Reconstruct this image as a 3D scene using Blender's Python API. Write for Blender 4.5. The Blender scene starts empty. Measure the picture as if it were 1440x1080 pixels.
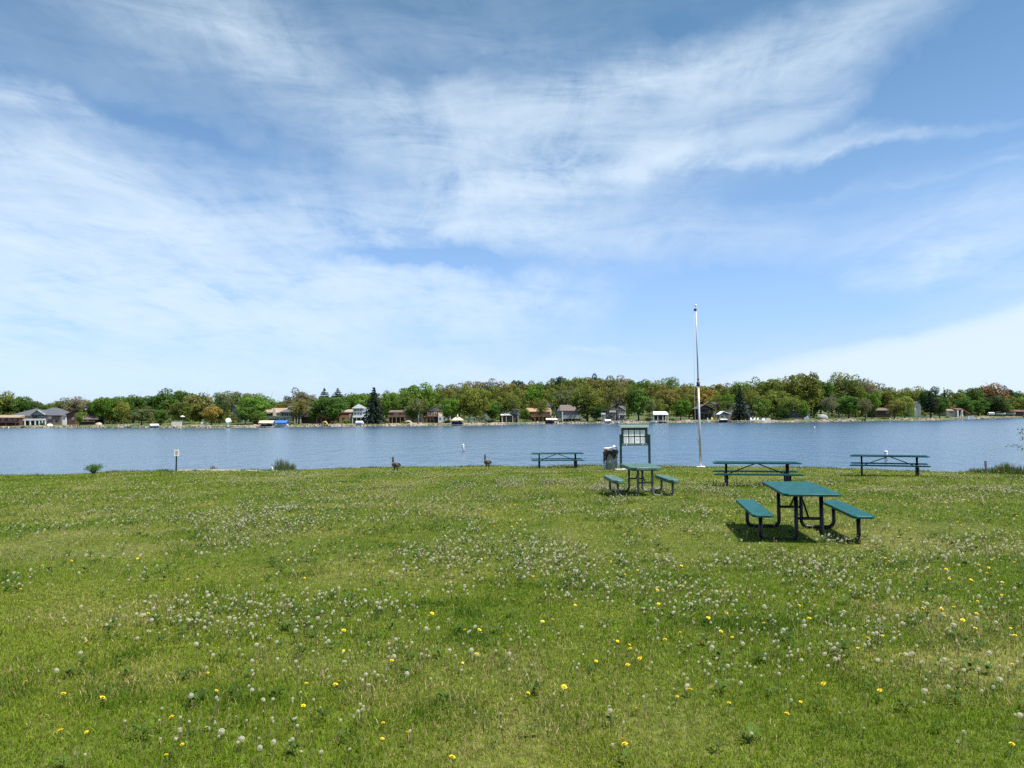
import bpy, math, random
import numpy as np
from mathutils import Vector
R = math.radians
SC = bpy.context.scene
COL = SC.collection
rnd = random.Random(7)
rg = np.random.default_rng(11)

# ---------------------------------------------------------------- camera model
FPX = 1080.0
CAM = Vector((0, 0, 1.5))
PITCH, ROLL = R(2.386), R(0.5)
_F = Vector((0, math.cos(PITCH), math.sin(PITCH)))
_R0 = Vector((1, 0, 0))
_U0 = Vector((0, -math.sin(PITCH), math.cos(PITCH)))
_R = _R0 * math.cos(ROLL) - _U0 * math.sin(ROLL)
_U = _U0 * math.cos(ROLL) + _R0 * math.sin(ROLL)

def ray(px, py):
    return _F + _R * ((px - 720) / FPX) + _U * ((540 - py) / FPX)

def W(px, py, Y):
    d = ray(px, py)
    return CAM + d * (Y / d.y)

def horizon(px):
    return 585.0 - (px - 720) * math.tan(ROLL)

def XAT(px, Y):
    return W(px, horizon(px), Y).x

# ---------------------------------------------------------------- terrain
_EX = [-80, -40, -22.2, -15.7, -5.8, 0, 7.7, 13.2, 16.4, 18.0, 24, 60]
_EY = [20, 29, 33.3, 36, 37, 38.3, 36.2, 33.2, 30.5, 26.6, 21, 14]
def edge(x):
    return np.interp(x, _EX, _EY)

def lawn_z(x, y):
    return (0.03 - 0.0265 * y + 0.022 * np.sin(0.55 * x + 0.3 * y) + 0.018 * np.sin(0.31 * x - 0.47 * y + 1.3)
            + 0.012 * np.sin(1.3 * x + 0.9 * y) + 0.012 * np.sin(1.1 * y - 0.7 * x + 2))

WATER_Z = -1.9
_SP = [-700, -200, 0, 120, 200, 300, 400, 560, 680, 740, 830, 900, 960, 1000, 1060, 1200, 1320, 1400, 1440, 1700, 2200]
_SD = [360, 350, 343, 322, 300, 277, 288, 291, 291, 312, 308, 305, 325, 322, 298, 313, 328, 400, 430, 450, 450]
def shoreD(px):
    return float(np.interp(px, _SP, _SD))
_HP = [-700, 0, 400, 600, 780, 1000, 1150, 1300, 1440, 2200]
_HH = [3, 3, 3, 6, 9, 8, 5, 3, 3, 3]
def far_z(px, t):
    if t <= 0: return WATER_Z - 0.35 + 0.15 * t
    if t < 1.3: return WATER_Z - 0.35 + 1.0 * t / 1.3
    z = WATER_Z + 0.65 + 0.022 * (min(t, 60) - 1.3)
    s = min(max((t - 55) / 110, 0), 1)
    return z + float(np.interp(px, _HP, _HH)) * s * s * (3 - 2 * s)

def far_pt(px, t):
    D = shoreD(px) + t
    return Vector((XAT(px, D), D, far_z(px, t)))

# ---------------------------------------------------------------- materials
def new_mat(name):
    m = bpy.data.materials.new(name); m.use_nodes = True
    nt = m.node_tree
    for n in list(nt.nodes): nt.nodes.remove(n)
    return m, nt, nt.nodes, nt.links

def N(nt, typ, **kw):
    n = nt.nodes.new(typ)
    for k, v in kw.items():
        if k.startswith('i_'):
            key = k[2:]
            key = int(key) if key.isdigit() else key.replace('_', ' ')
            n.inputs[key].default_value = v
        else: setattr(n, k, v)
    return n

def mat(name, col, rough=0.6, var=0.15, scale=3.0, metal=0.0, bump=0.0, spec=0.5, stretch=(1, 1, 1)):
    m, nt, nodes, L = new_mat(name)
    out = N(nt, 'ShaderNodeOutputMaterial'); b = N(nt, 'ShaderNodeBsdfPrincipled')
    b.inputs['Roughness'].default_value = rough; b.inputs['Metallic'].default_value = metal
    b.inputs['Specular IOR Level'].default_value = spec
    L.new(b.outputs[0], out.inputs[0])
    tc = N(nt, 'ShaderNodeTexCoord'); mp = N(nt, 'ShaderNodeMapping'); mp.inputs['Scale'].default_value = stretch
    L.new(tc.outputs['Object'], mp.inputs[0])
    nz = N(nt, 'ShaderNodeTexNoise'); nz.inputs['Scale'].default_value = scale; nz.inputs['Detail'].default_value = 5
    L.new(mp.outputs[0], nz.inputs['Vector'])
    mr = N(nt, 'ShaderNodeMapRange'); mr.inputs[1].default_value = 0.3; mr.inputs[2].default_value = 0.7
    mr.inputs[3].default_value = 1 - var; mr.inputs[4].default_value = 1 + var
    L.new(nz.outputs[0], mr.inputs[0])
    mx = N(nt, 'ShaderNodeVectorMath', operation='SCALE'); mx.inputs[0].default_value = col[:3]
    L.new(mr.outputs[0], mx.inputs['Scale']); L.new(mx.outputs[0], b.inputs['Base Color'])
    if bump:
        bp = N(nt, 'ShaderNodeBump'); bp.inputs['Strength'].default_value = bump; bp.inputs['Distance'].default_value = 0.05
        L.new(nz.outputs[0], bp.inputs['Height']); L.new(bp.outputs[0], b.inputs['Normal'])
    return m

def leaf_mat(name, col, use_obj=False, attr=None, trans=0.35, rough=0.55, spec=0.25):
    m, nt, nodes, L = new_mat(name)
    out = N(nt, 'ShaderNodeOutputMaterial')
    b = N(nt, 'ShaderNodeBsdfPrincipled'); b.inputs['Roughness'].default_value = rough
    b.inputs['Specular IOR Level'].default_value = spec
    tr = N(nt, 'ShaderNodeBsdfTranslucent'); mix = N(nt, 'ShaderNodeMixShader'); mix.inputs[0].default_value = trans
    if attr == 'col':
        a = N(nt, 'ShaderNodeAttribute', attribute_name='col'); src = a.outputs['Color']
    else:
        if use_obj:
            oi = N(nt, 'ShaderNodeObjectInfo'); base = oi.outputs['Color']
        else:
            rgb = N(nt, 'ShaderNodeRGB'); rgb.outputs[0].default_value = (*col, 1); base = rgb.outputs[0]
        a = N(nt, 'ShaderNodeAttribute', attribute_name='tone')
        vm = N(nt, 'ShaderNodeVectorMath', operation='MULTIPLY')
        L.new(base, vm.inputs[0]); L.new(a.outputs['Color'], vm.inputs[1]); src = vm.outputs[0]
    L.new(src, b.inputs['Base Color'])
    br = N(nt, 'ShaderNodeVectorMath', operation='MULTIPLY'); br.inputs[1].default_value = (1.25, 1.3, 0.7)
    L.new(src, br.inputs[0]); L.new(br.outputs[0], tr.inputs[0])
    L.new(b.outputs[0], mix.inputs[1]); L.new(tr.outputs[0], mix.inputs[2]); L.new(mix.outputs[0], out.inputs[0])
    return m

M = {}
def C(name, col, **kw):
    M[name] = mat(name, col, **kw)
C('teal_coating', (0.010, 0.088, 0.085), rough=0.45, var=0.28, scale=7, spec=.14)
C('worn_green_coating', (0.085, 0.155, 0.13), rough=0.55, var=0.3, scale=9, spec=.2)
C('black_pipe', (0.006, 0.0065, 0.0075), rough=0.38, spec=0.35, var=0.2, scale=12)
C('worn_grey_pipe', (0.10, 0.10, 0.095), rough=0.45, var=0.5, scale=8)
C('dark_green_paint', (0.007, 0.031, 0.033), rough=0.45, var=0.2, scale=8)
C('pale_green_board', (0.42, 0.52, 0.44), rough=0.5, var=0.08)
C('paper', (0.9, 0.9, 0.9), rough=0.7, var=0.03)
C('paper_print', (0.50, 0.51, 0.54), rough=0.8, var=0.1)
C('dark_backing', (0.025, 0.02, 0.04), rough=0.6)
C('aluminium', (0.47, 0.47, 0.485), rough=0.4, metal=0.15, var=0.06, scale=6)
C('white_paint', (0.88, 0.88, 0.88), rough=0.5, var=0.04)
C('black_rubber', (0.008, 0.008, 0.009), rough=0.5)
C('bag_plastic', (0.006, 0.006, 0.007), rough=0.25, var=0.3, bump=0.6, scale=18)
C('drum_steel', (0.19, 0.22, 0.22), rough=0.55, var=0.35, scale=5)
C('rust', (0.22, 0.15, 0.10), rough=0.8, var=0.4, scale=14)
C('cardboard_red', (0.35, 0.06, 0.05), rough=0.7)
C('cardboard', (0.72, 0.66, 0.58), rough=0.8, var=0.1)
C('rope', (0.45, 0.42, 0.36), rough=0.9)
C('concrete', (0.5, 0.48, 0.44), rough=0.9, var=0.15, scale=9)
C('sign_red', (0.62, 0.22, 0.24), rough=0.5)
C('buoy_orange', (0.72, 0.25, 0.12), rough=0.5)
C('weathered_wood', (0.16, 0.13, 0.105), rough=0.9, var=0.35, scale=9)
C('sand', (0.30, 0.25, 0.165), rough=0.95, var=0.18, scale=6, bump=0.3)
C('bark', (0.10, 0.082, 0.065), rough=0.9, var=0.35, scale=7, bump=0.5)
C('pale_bark', (0.42, 0.39, 0.34), rough=0.9, var=0.3, scale=5)
# houses
for nm, c in dict(grey_shingle=(0.085, 0.088, 0.10), tan_shingle=(0.30, 0.225, 0.16), brown_shingle=(0.13, 0.10, 0.085),
                  orange_shingle=(0.34, 0.215, 0.12), red_siding=(0.115, 0.052, 0.042), brick=(0.20, 0.135, 0.11), white_siding=(0.72, 0.72, 0.70),
                  cream_siding=(0.62, 0.52, 0.40), grey_siding=(0.25, 0.26, 0.27), dark_siding=(0.05, 0.045, 0.045), brown_siding=(0.14, 0.085, 0.055),
                  orange_wood=(0.30, 0.16, 0.095), blue_siding=(0.06, 0.07, 0.13), paleblue_siding=(0.50, 0.62, 0.66), stone=(0.42, 0.36, 0.29),
                  deck_red=(0.17, 0.065, 0.05), deck_wood=(0.36, 0.23, 0.14), chimney_white=(0.68, 0.64, 0.56), tan_canvas=(0.58, 0.47, 0.33),
                  cream_canvas=(0.68, 0.62, 0.52), blue_canvas=(0.03, 0.15, 0.42), navy_canvas=(0.03, 0.06, 0.13), dock_wood=(0.42, 0.36, 0.31),
                  black_hull=(0.02, 0.02, 0.025), silver=(0.4, 0.41, 0.43), yellow=(0.6, 0.46, 0.06), lime=(0.35, 0.42, 0.05), green_board=(0.25, 0.5, 0.3),
                  sky_blue=(0.15, 0.35, 0.55)).items():
    C(nm, c, rough=0.75, var=0.14, scale=1.2)
C('window_glass', (0.015, 0.02, 0.028), rough=0.08, var=0.2, scale=0.5)
M['dandelion_yellow'] = mat('dandelion_yellow', (0.80, 0.58, 0.008), rough=0.7, var=0.15, scale=60)
M['tree_leaf'] = leaf_mat('tree_leaf', (1, 1, 1), use_obj=True, trans=0.42, spec=0.1)
M['wood_leaf'] = leaf_mat('wood_leaf', (0.10, 0.135, 0.035), trans=0.4, spec=0.1)
M['grass_blade'] = leaf_mat('grass_blade', (1, 1, 1), attr='col', trans=0.38, rough=0.55, spec=0.10)
M['plant_leaf'] = leaf_mat('plant_leaf', (1, 1, 1), attr='col', trans=0.3, spec=0.10)
M['seed_fluff'] = leaf_mat('seed_fluff', (0.60, 0.58, 0.50), trans=0.45, spec=0.05)
M['goose_body'] = None

# ---------------------------------------------------------------- mesh helpers
class MB:
    def __init__(s): s.v = []; s.f = []; s.m = []; s.sm = []; s.cur = 0; s.smooth = False
    def add(s, vs, fs, sm=None):
        o = len(s.v); s.v += [tuple(v) for v in vs]
        for f in fs: s.f.append(tuple(i + o for i in f)); s.m.append(s.cur); s.sm.append(s.smooth if sm is None else sm)
    def box(s, x0, x1, y0, y1, z0, z1):
        s.add([(x0, y0, z0), (x1, y0, z0), (x1, y1, z0), (x0, y1, z0), (x0, y0, z1), (x1, y0, z1), (x1, y1, z1), (x0, y1, z1)],
              [(0, 3, 2, 1), (4, 5, 6, 7), (0, 1, 5, 4), (1, 2, 6, 5), (2, 3, 7, 6), (3, 0, 4, 7)], False)
    def slab(s, pts, z0, z1, bev=0.0):     # pts CCW polygon in xy
        n = len(pts)
        if bev:
            cx = sum(p[0] for p in pts) / n; cy = sum(p[1] for p in pts) / n
            def ins(p):
                d = math.hypot(p[0] - cx, p[1] - cy); k = 1 - bev / d
                return (cx + (p[0] - cx) * k, cy + (p[1] - cy) * k)
            rings = [([ins(p) for p in pts], z0), (pts, z0 + bev), (pts, z1 - bev), ([ins(p) for p in pts], z1)]
        else: rings = [(pts, z0), (pts, z1)]
        vs = [(p[0], p[1], z) for r, z in rings for p in r]; fs = []
        for k in range(len(rings) - 1):
            for i in range(n): fs.append((k * n + i, k * n + (i + 1) % n, (k + 1) * n + (i + 1) % n, (k + 1) * n + i))
        fs.append(tuple(range(n - 1, -1, -1))); fs.append(tuple((len(rings) - 1) * n + i for i in range(n)))
        s.add(vs, fs, False)
    def prism(s, poly, a, b):              # convex polygon of Vector, extruded by offset a..b (Vectors)
        n = len(poly); vs = [p + a for p in poly] + [p + b for p in poly]
        fs = [tuple(range(n - 1, -1, -1)), tuple(range(n, 2 * n))] + [(i, (i + 1) % n, n + (i + 1) % n, n + i) for i in range(n)]
        s.add(vs, fs, False)
    def rings(s, rs, cap=True, sm=True):   # rs: list of rings of Vectors of equal length
        n = len(rs[0]); vs = [p for r in rs for p in r]; fs = []
        for k in range(len(rs) - 1):
            for i in range(n): fs.append((k * n + i, k * n + (i + 1) % n, (k + 1) * n + (i + 1) % n, (k + 1) * n + i))
        if cap: fs.append(tuple(range(n - 1, -1, -1))); fs.append(tuple((len(rs) - 1) * n + i for i in range(n)))
        s.add(vs, fs, sm)
    def tube(s, path, rad, n=8, cap=True):
        path = [Vector(p) for p in path]; rad = rad if isinstance(rad, (list, tuple)) else [rad] * len(path)
        rs = []; up = None
        for i, p in enumerate(path):
            t = (path[min(i + 1, len(path) - 1)] - path[max(i - 1, 0)]).normalized()
            if up is None:
                up = Vector((0, 0, 1)) if abs(t.z) < 0.9 else Vector((1, 0, 0))
            a = t.cross(up).normalized(); b = a.cross(t).normalized(); up = b
            rs.append([p + (a * math.cos(2 * math.pi * k / n) + b * math.sin(2 * math.pi * k / n)) * rad[i] for k in range(n)])
        s.rings(rs, cap)
    def lathe(s, prof, n=20, c=(0, 0, 0)):
        c = Vector(c)
        s.rings([[c + Vector((r * math.cos(2 * math.pi * k / n), r * math.sin(2 * math.pi * k / n), z)) for k in range(n)] for r, z in prof])
    def ell(s, c, r, n=10, m=6):
        prof = [(max(1e-4, math.sin(math.pi * i / m)), -math.cos(math.pi * i / m)) for i in range(m + 1)]
        c = Vector(c)
        s.rings([[c + Vector((r[0] * q * math.cos(2 * math.pi * k / n), r[1] * q * math.sin(2 * math.pi * k / n), r[2] * z)) for k in range(n)] for q, z in prof])
    def build(s, name, mats, parent=None, loc=None):
        me = bpy.data.meshes.new(name); me.from_pydata(s.v, [], s.f)
        mats = mats if isinstance(mats, (list, tuple)) else [mats]
        for m_ in mats: me.materials.append(M[m_] if isinstance(m_, str) else m_)
        me.polygons.foreach_set('material_index', s.m); me.polygons.foreach_set('use_smooth', s.sm); me.update()
        return link(name, me, parent, loc)

def link(name, me, parent=None, loc=None):
    o = bpy.data.objects.new(name, me); COL.objects.link(o)
    if parent is not None: o.parent = parent
    if loc is not None: o.location = loc
    return o

def np_mesh(name, V, loops, sizes, mats, attr=None, smooth=False):
    me = bpy.data.meshes.new(name)
    V = np.asarray(V, np.float32); loops = np.asarray(loops, np.int32).ravel(); sizes = np.asarray(sizes, np.int32)
    me.vertices.add(len(V)); me.vertices.foreach_set('co', V.ravel())
    me.loops.add(len(loops)); me.loops.foreach_set('vertex_index', loops)
    me.polygons.add(len(sizes))
    st = np.zeros(len(sizes), np.int32); st[1:] = np.cumsum(sizes)[:-1]
    me.polygons.foreach_set('loop_start', st); me.polygons.foreach_set('loop_total', sizes)
    for m_ in (mats if isinstance(mats, (list, tuple)) else [mats]): me.materials.append(M[m_] if isinstance(m_, str) else m_)
    if attr:
        an, data = attr
        a = me.color_attributes.new(an, 'FLOAT_COLOR', 'POINT')
        d = np.ones((len(V), 4), np.float32); d[:, :3] = data
        a.data.foreach_set('color', d.ravel())
    me.update(calc_edges=True); me.validate()
    return me

def tag(o, label=None, cat=None, group=None, kind=None):
    if label: o['label'] = label
    if cat: o['category'] = cat
    if group: o['group'] = group
    if kind: o['kind'] = kind
    return o

def thing(name, label, cat, loc, rz=0.0, group=None):
    o = bpy.data.objects.new(name, None); COL.objects.link(o); o.empty_display_size = 0.2
    o.location = loc; o.rotation_euler = (0, 0, rz)
    return tag(o, label, cat, group)

def copy_tree(root, loc, rz, label, group=None, cat=None):
    r = root.copy(); COL.objects.link(r); r.location = loc; r.rotation_euler = (0, 0, rz); r['label'] = label
    if group: r['group'] = group
    if cat: r['category'] = cat
    for ch in root.children:
        c = ch.copy(); COL.objects.link(c); c.parent = r
        for g in ch.children:
            d = g.copy(); COL.objects.link(d); d.parent = c
    return r

def vnoise(x, y, scale, seed):
    r = np.random.default_rng(seed); G = r.random((257, 257))
    def one(x, y):
        xi = np.floor(x).astype(int); yi = np.floor(y).astype(int); fx = x - xi; fy = y - yi
        fx = fx * fx * (3 - 2 * fx); fy = fy * fy * (3 - 2 * fy); xi %= 256; yi %= 256
        return (G[xi, yi] * (1 - fx) * (1 - fy) + G[xi + 1, yi] * fx * (1 - fy) + G[xi, yi + 1] * (1 - fx) * fy + G[xi + 1, yi + 1] * fx * fy)
    x = np.asarray(x, float) / scale + 100; y = np.asarray(y, float) / scale + 100
    return (one(x, y) * 0.55 + one(x * 2.1 + 5, y * 2.1 + 9) * 0.28 + one(x * 4.3 + 17, y * 4.3 + 3) * 0.17)
# ---------------------------------------------------------------- lawn, bank, water, far ground
def structure(name, me, label=None):
    o = link(name, me); o['kind'] = 'structure'
    if label: o['label'] = label
    return o

def grid_mesh(name, P, mats, attr=None):
    P = np.asarray(P); a, b = P.shape[:2]
    idx = np.arange(a * b).reshape(a, b)
    q = np.stack([idx[:-1, :-1], idx[1:, :-1], idx[1:, 1:], idx[:-1, 1:]], -1).reshape(-1, 4)
    me = np_mesh(name, P.reshape(-1, 3), q, np.full(len(q), 4), mats, attr)
    me.polygons.foreach_set('use_smooth', [True] * len(me.polygons))
    return me

def lawn_material():
    m, nt, nodes, L = new_mat('lawn_ground')
    out = N(nt, 'ShaderNodeOutputMaterial'); b = N(nt, 'ShaderNodeBsdfPrincipled'); b.inputs['Roughness'].default_value = 0.9
    b.inputs['Specular IOR Level'].default_value = 0.1
    L.new(b.outputs[0], out.inputs[0])
    g = N(nt, 'ShaderNodeNewGeometry')
    n1 = N(nt, 'ShaderNodeTexNoise'); n1.inputs['Scale'].default_value = 0.45; n1.inputs['Detail'].default_value = 6; n1.inputs['Roughness'].default_value = 0.65
    n2 = N(nt, 'ShaderNodeTexNoise'); n2.inputs['Scale'].default_value = 14; n2.inputs['Detail'].default_value = 6
    for n in (n1, n2): L.new(g.outputs['Position'], n.inputs['Vector'])
    r1 = N(nt, 'ShaderNodeValToRGB')
    e = r1.color_ramp.elements; e[0].position = 0.32; e[0].color = (0.070, 0.105, 0.016, 1); e[1].position = 0.68; e[1].color = (0.165, 0.165, 0.042, 1)
    L.new(n1.outputs[0], r1.inputs[0])
    r2 = N(nt, 'ShaderNodeValToRGB')
    e = r2.color_ramp.elements; e[0].position = 0.35; e[0].color = (0.55, 0.55, 0.5, 1); e[1].position = 0.7; e[1].color = (1.2, 1.2, 1.1, 1)
    L.new(n2.outputs[0], r2.inputs[0])
    mx = N(nt, 'ShaderNodeVectorMath', operation='MULTIPLY'); L.new(r1.outputs[0], mx.inputs[0]); L.new(r2.outputs[0], mx.inputs[1])
    L.new(mx.outputs[0], b.inputs['Base Color'])
    bp = N(nt, 'ShaderNodeBump'); bp.inputs['Strength'].default_value = 0.6; bp.inputs['Distance'].default_value = 0.03
    L.new(n2.outputs[0], bp.inputs['Height']); L.new(bp.outputs[0], b.inputs['Normal'])
    return m
M['lawn_ground'] = lawn_material()

xs = np.concatenate([np.linspace(-80, -26, 28)[:-1], np.linspace(-26, 26, 209), np.linspace(26, 60, 18)[1:]])
ss = np.concatenate([np.linspace(0, 0.42, 12)[:-1], np.linspace(0.42, 1, 90)])
X, S = np.meshgrid(xs, ss, indexing='ij')
Y = -30 + (edge(X) + 30) * S
structure('lawn', grid_mesh('lawn', np.stack([X, Y, lawn_z(X, Y)], -1), 'lawn_ground'), 'mown lawn sloping gently down to the lake')
E = edge(xs); EZ = lawn_z(xs, E)
rows = [np.stack([xs, E - 0.02, EZ - 0.004], -1), np.stack([xs, E + 0.5, EZ - 0.06], -1), np.stack([xs, E + 1.4, EZ - 0.25], -1),
        np.stack([xs, E + 3.2, np.full_like(xs, WATER_Z - 0.1)], -1), np.stack([xs, E + 9, np.full_like(xs, WATER_Z - 0.9)], -1)]
structure('bank', grid_mesh('bank', np.stack(rows, 1), 'sand'), 'sandy bank dropping from the lawn to the water')
# bare sand strip on the lawn edge at the left
pxs = np.linspace(244, 372, 44); rows = []
for k in range(5):
    row = []
    for i, p in enumerate(pxs):
        y0 = 30.0; e_ = None
        u = (p - 720) / FPX
        yy = 36.0
        for _ in range(20): yy = float(edge(u * yy))
        wv = min(1, (i + .3) / 6, (len(pxs) - i - .7) / 6)
        wid = 0.6 * wv * (0.55 + 0.35 * math.sin(i * .31 + 1) + .25 * math.sin(i * 1.1) + .15 * math.sin(i * 2.3))
        y_ = yy - wid * (1 - k / 4); x_ = u * y_
        row.append((x_, y_, float(lawn_z(x_, y_)) + (0.045 if 0 < k else 0.004) * min(1, wv * 1.5)))
    rows.append(row)
structure('beach', grid_mesh('beach', np.array(rows).transpose(1, 0, 2), 'sand'), 'narrow strip of pale sand along the lawn edge')

def water_material():
    m, nt, nodes, L = new_mat('lake_water')
    out = N(nt, 'ShaderNodeOutputMaterial'); b = N(nt, 'ShaderNodeBsdfPrincipled')
    b.inputs['Base Color'].default_value = (0.042, 0.084, 0.135, 1); b.inputs['Roughness'].default_value = 0.19; b.inputs['IOR'].default_value = 1.333
    L.new(b.outputs[0], out.inputs[0])
    g = N(nt, 'ShaderNodeNewGeometry')
    def nz(sc, st, det, rot=0.0):
        mp = N(nt, 'ShaderNodeMapping'); mp.inputs['Scale'].default_value = st; mp.inputs['Rotation'].default_value = (0, 0, rot)
        L.new(g.outputs['Position'], mp.inputs[0])
        n = N(nt, 'ShaderNodeTexNoise'); n.inputs['Scale'].default_value = sc; n.inputs['Detail'].default_value = det; n.inputs['Roughness'].default_value = 0.55
        L.new(mp.outputs[0], n.inputs['Vector']); return n
    a = nz(1.0, (1.25, .34, 1), 3, 0.06); c = nz(0.10, (0.35, 1.0, 1), 3, -0.1); d = nz(0.42, (1.1, .42, 1), 3, -0.05)
    gust = nz(0.012, (0.5, 1.6, 1), 3)
    s1 = N(nt, 'ShaderNodeMath', operation='MULTIPLY_ADD'); L.new(a.outputs[0], s1.inputs[0]); s1.inputs[1].default_value = 1.0; 
    s2 = N(nt, 'ShaderNodeMath', operation='MULTIPLY_ADD'); L.new(d.outputs[0], s2.inputs[0]); s2.inputs[1].default_value = 1.5; s2.inputs[2].default_value = 0
    L.new(s2.outputs[0], s1.inputs[2])
    s3 = N(nt, 'ShaderNodeMath', operation='MULTIPLY_ADD'); L.new(c.outputs[0], s3.inputs[0]); s3.inputs[1].default_value = 1.2; L.new(s1.outputs[0], s3.inputs[2])
    gm = N(nt, 'ShaderNodeMapRange'); gm.inputs[1].default_value = 0.35; gm.inputs[2].default_value = 0.65; gm.inputs[3].default_value = 0.55; gm.inputs[4].default_value = 1.0
    L.new(gust.outputs[0], gm.inputs[0])
    bp = N(nt, 'ShaderNodeBump'); bp.inputs['Distance'].default_value = 0.21
    L.new(gm.outputs[0], bp.inputs['Strength']); L.new(s3.outputs[0], bp.inputs['Height']); L.new(bp.outputs[0], b.inputs['Normal'])
    return m
M['lake_water'] = water_material()
me = np_mesh('lake', [(-1500, 8, WATER_Z), (1500, 8, WATER_Z), (1500, 700, WATER_Z), (-1500, 700, WATER_Z)], [0, 1, 2, 3], [4], 'lake_water')
structure('lake', me, 'rippled blue lake')

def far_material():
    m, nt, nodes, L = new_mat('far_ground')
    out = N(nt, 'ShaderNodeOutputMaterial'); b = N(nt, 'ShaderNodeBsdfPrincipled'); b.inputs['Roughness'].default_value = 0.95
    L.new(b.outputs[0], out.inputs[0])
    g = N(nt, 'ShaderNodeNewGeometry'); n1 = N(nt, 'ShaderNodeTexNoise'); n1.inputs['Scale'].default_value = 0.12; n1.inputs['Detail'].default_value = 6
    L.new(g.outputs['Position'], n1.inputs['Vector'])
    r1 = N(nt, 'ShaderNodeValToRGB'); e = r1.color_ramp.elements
    e[0].position = 0.38; e[0].color = (0.04, 0.065, 0.018, 1); e[1].position = 0.62; e[1].color = (0.10, 0.125, 0.035, 1)  # greens darkened so the colour carries the shade under the trees
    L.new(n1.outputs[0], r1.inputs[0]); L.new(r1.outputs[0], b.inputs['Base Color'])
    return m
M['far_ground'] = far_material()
pcs = np.arange(-900, 2401, 12); ts = [-8, -1, 0, .4, .9, 1.3, 3, 6, 10, 16, 24, 34, 46, 60, 80, 110, 150, 200, 320, 700, 1600]
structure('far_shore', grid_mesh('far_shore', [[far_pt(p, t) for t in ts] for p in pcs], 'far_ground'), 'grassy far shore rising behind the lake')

# rocks along the far waterline: nobody could count them
def rock_band():
    V = []; Q = []; T = []
    for i in range(5600):
        p = rnd.uniform(-120, 1560)
        if 150 < p < 205 and rnd.random() < .8: continue
        if 1195 < p < 1290 and rnd.random() < .6: continue
        t = rnd.uniform(-0.1, 1.5) ** 1.0
        c = far_pt(p, t); r = rnd.uniform(.12, .40) * (.5 + 1.0 * abs(math.sin(p * .083) * math.cos(p * .031 + 1))); h = r * rnd.uniform(.5, .95)
        o = len(V); n = 6; a0 = rnd.uniform(0, 6)
        for (q, z) in ((1.0, -.4), (.85, .45), (.4, .95)):
            for k in range(n):
                a = a0 + 6.283 * k / n; j = rnd.uniform(.8, 1.2)
                V.append((c.x + r * q * j * math.cos(a) * 1.3, c.y + r * q * j * math.sin(a), c.z + .1 + h * z))
        for rr in range(2):
            for k in range(n): Q.append((o + rr * n + k, o + rr * n + (k + 1) % n, o + (rr + 1) * n + (k + 1) % n, o + (rr + 1) * n + k))
        Q.append((o + 12, o + 13, o + 14, o + 15)); Q.append((o + 12, o + 15, o + 16, o + 17))
        b = rnd.uniform(.45, 1.05); w = rnd.random()
        T += [(b * (.33 + .06 * w), b * .295, b * (.245 - .04 * w))] * 18
    m, nt, nodes, L = new_mat('shore_stone')
    out = N(nt, 'ShaderNodeOutputMaterial'); bs = N(nt, 'ShaderNodeBsdfPrincipled'); bs.inputs['Roughness'].default_value = .95
    at = N(nt, 'ShaderNodeAttribute', attribute_name='col'); L.new(at.outputs['Color'], bs.inputs['Base Color']); L.new(bs.outputs[0], out.inputs[0])
    me = np_mesh('shore_rocks', V, Q, np.full(len(Q), 4), m, ('col', np.array(T)))
    tag(link('shore_rocks', me), 'tan and pinkish riprap rocks lining the far waterline', kind='stuff')
rock_band()

# ---------------------------------------------------------------- grass
def lawn_points(n, y0, y1, spread=0.78):
    # area-uniform points in the wedge in front of the camera
    side = 3.4
    dens = n / (0.78 * (y1 * y1 - y0 * y0)); n = int(dens * 2 * (spread * y1 + side) * (y1 - y0))
    y = y0 + (y1 - y0) * rg.random(n); x = (rg.random(n) * 2 - 1) * (spread * y1 + side)
    ok = np.abs(x) < spread * y + side; x, y = x[ok], y[ok]
    ok = y < edge(x) - 0.03 + rg.random(len(x)) * 0.12
    return x[ok], y[ok]

def patch_cols(x, y):
    dry = vnoise(x, y, 1.7, 3); lush = vnoise(x, y, 0.75, 4); big = vnoise(x, y, 6.0, 5)
    stripe = np.sin((x - 0.05 * y) * 2 * math.pi / 1.35) * np.clip((y - 5) / 10, 0, 1)
    return dry, lush, big, stripe

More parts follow.
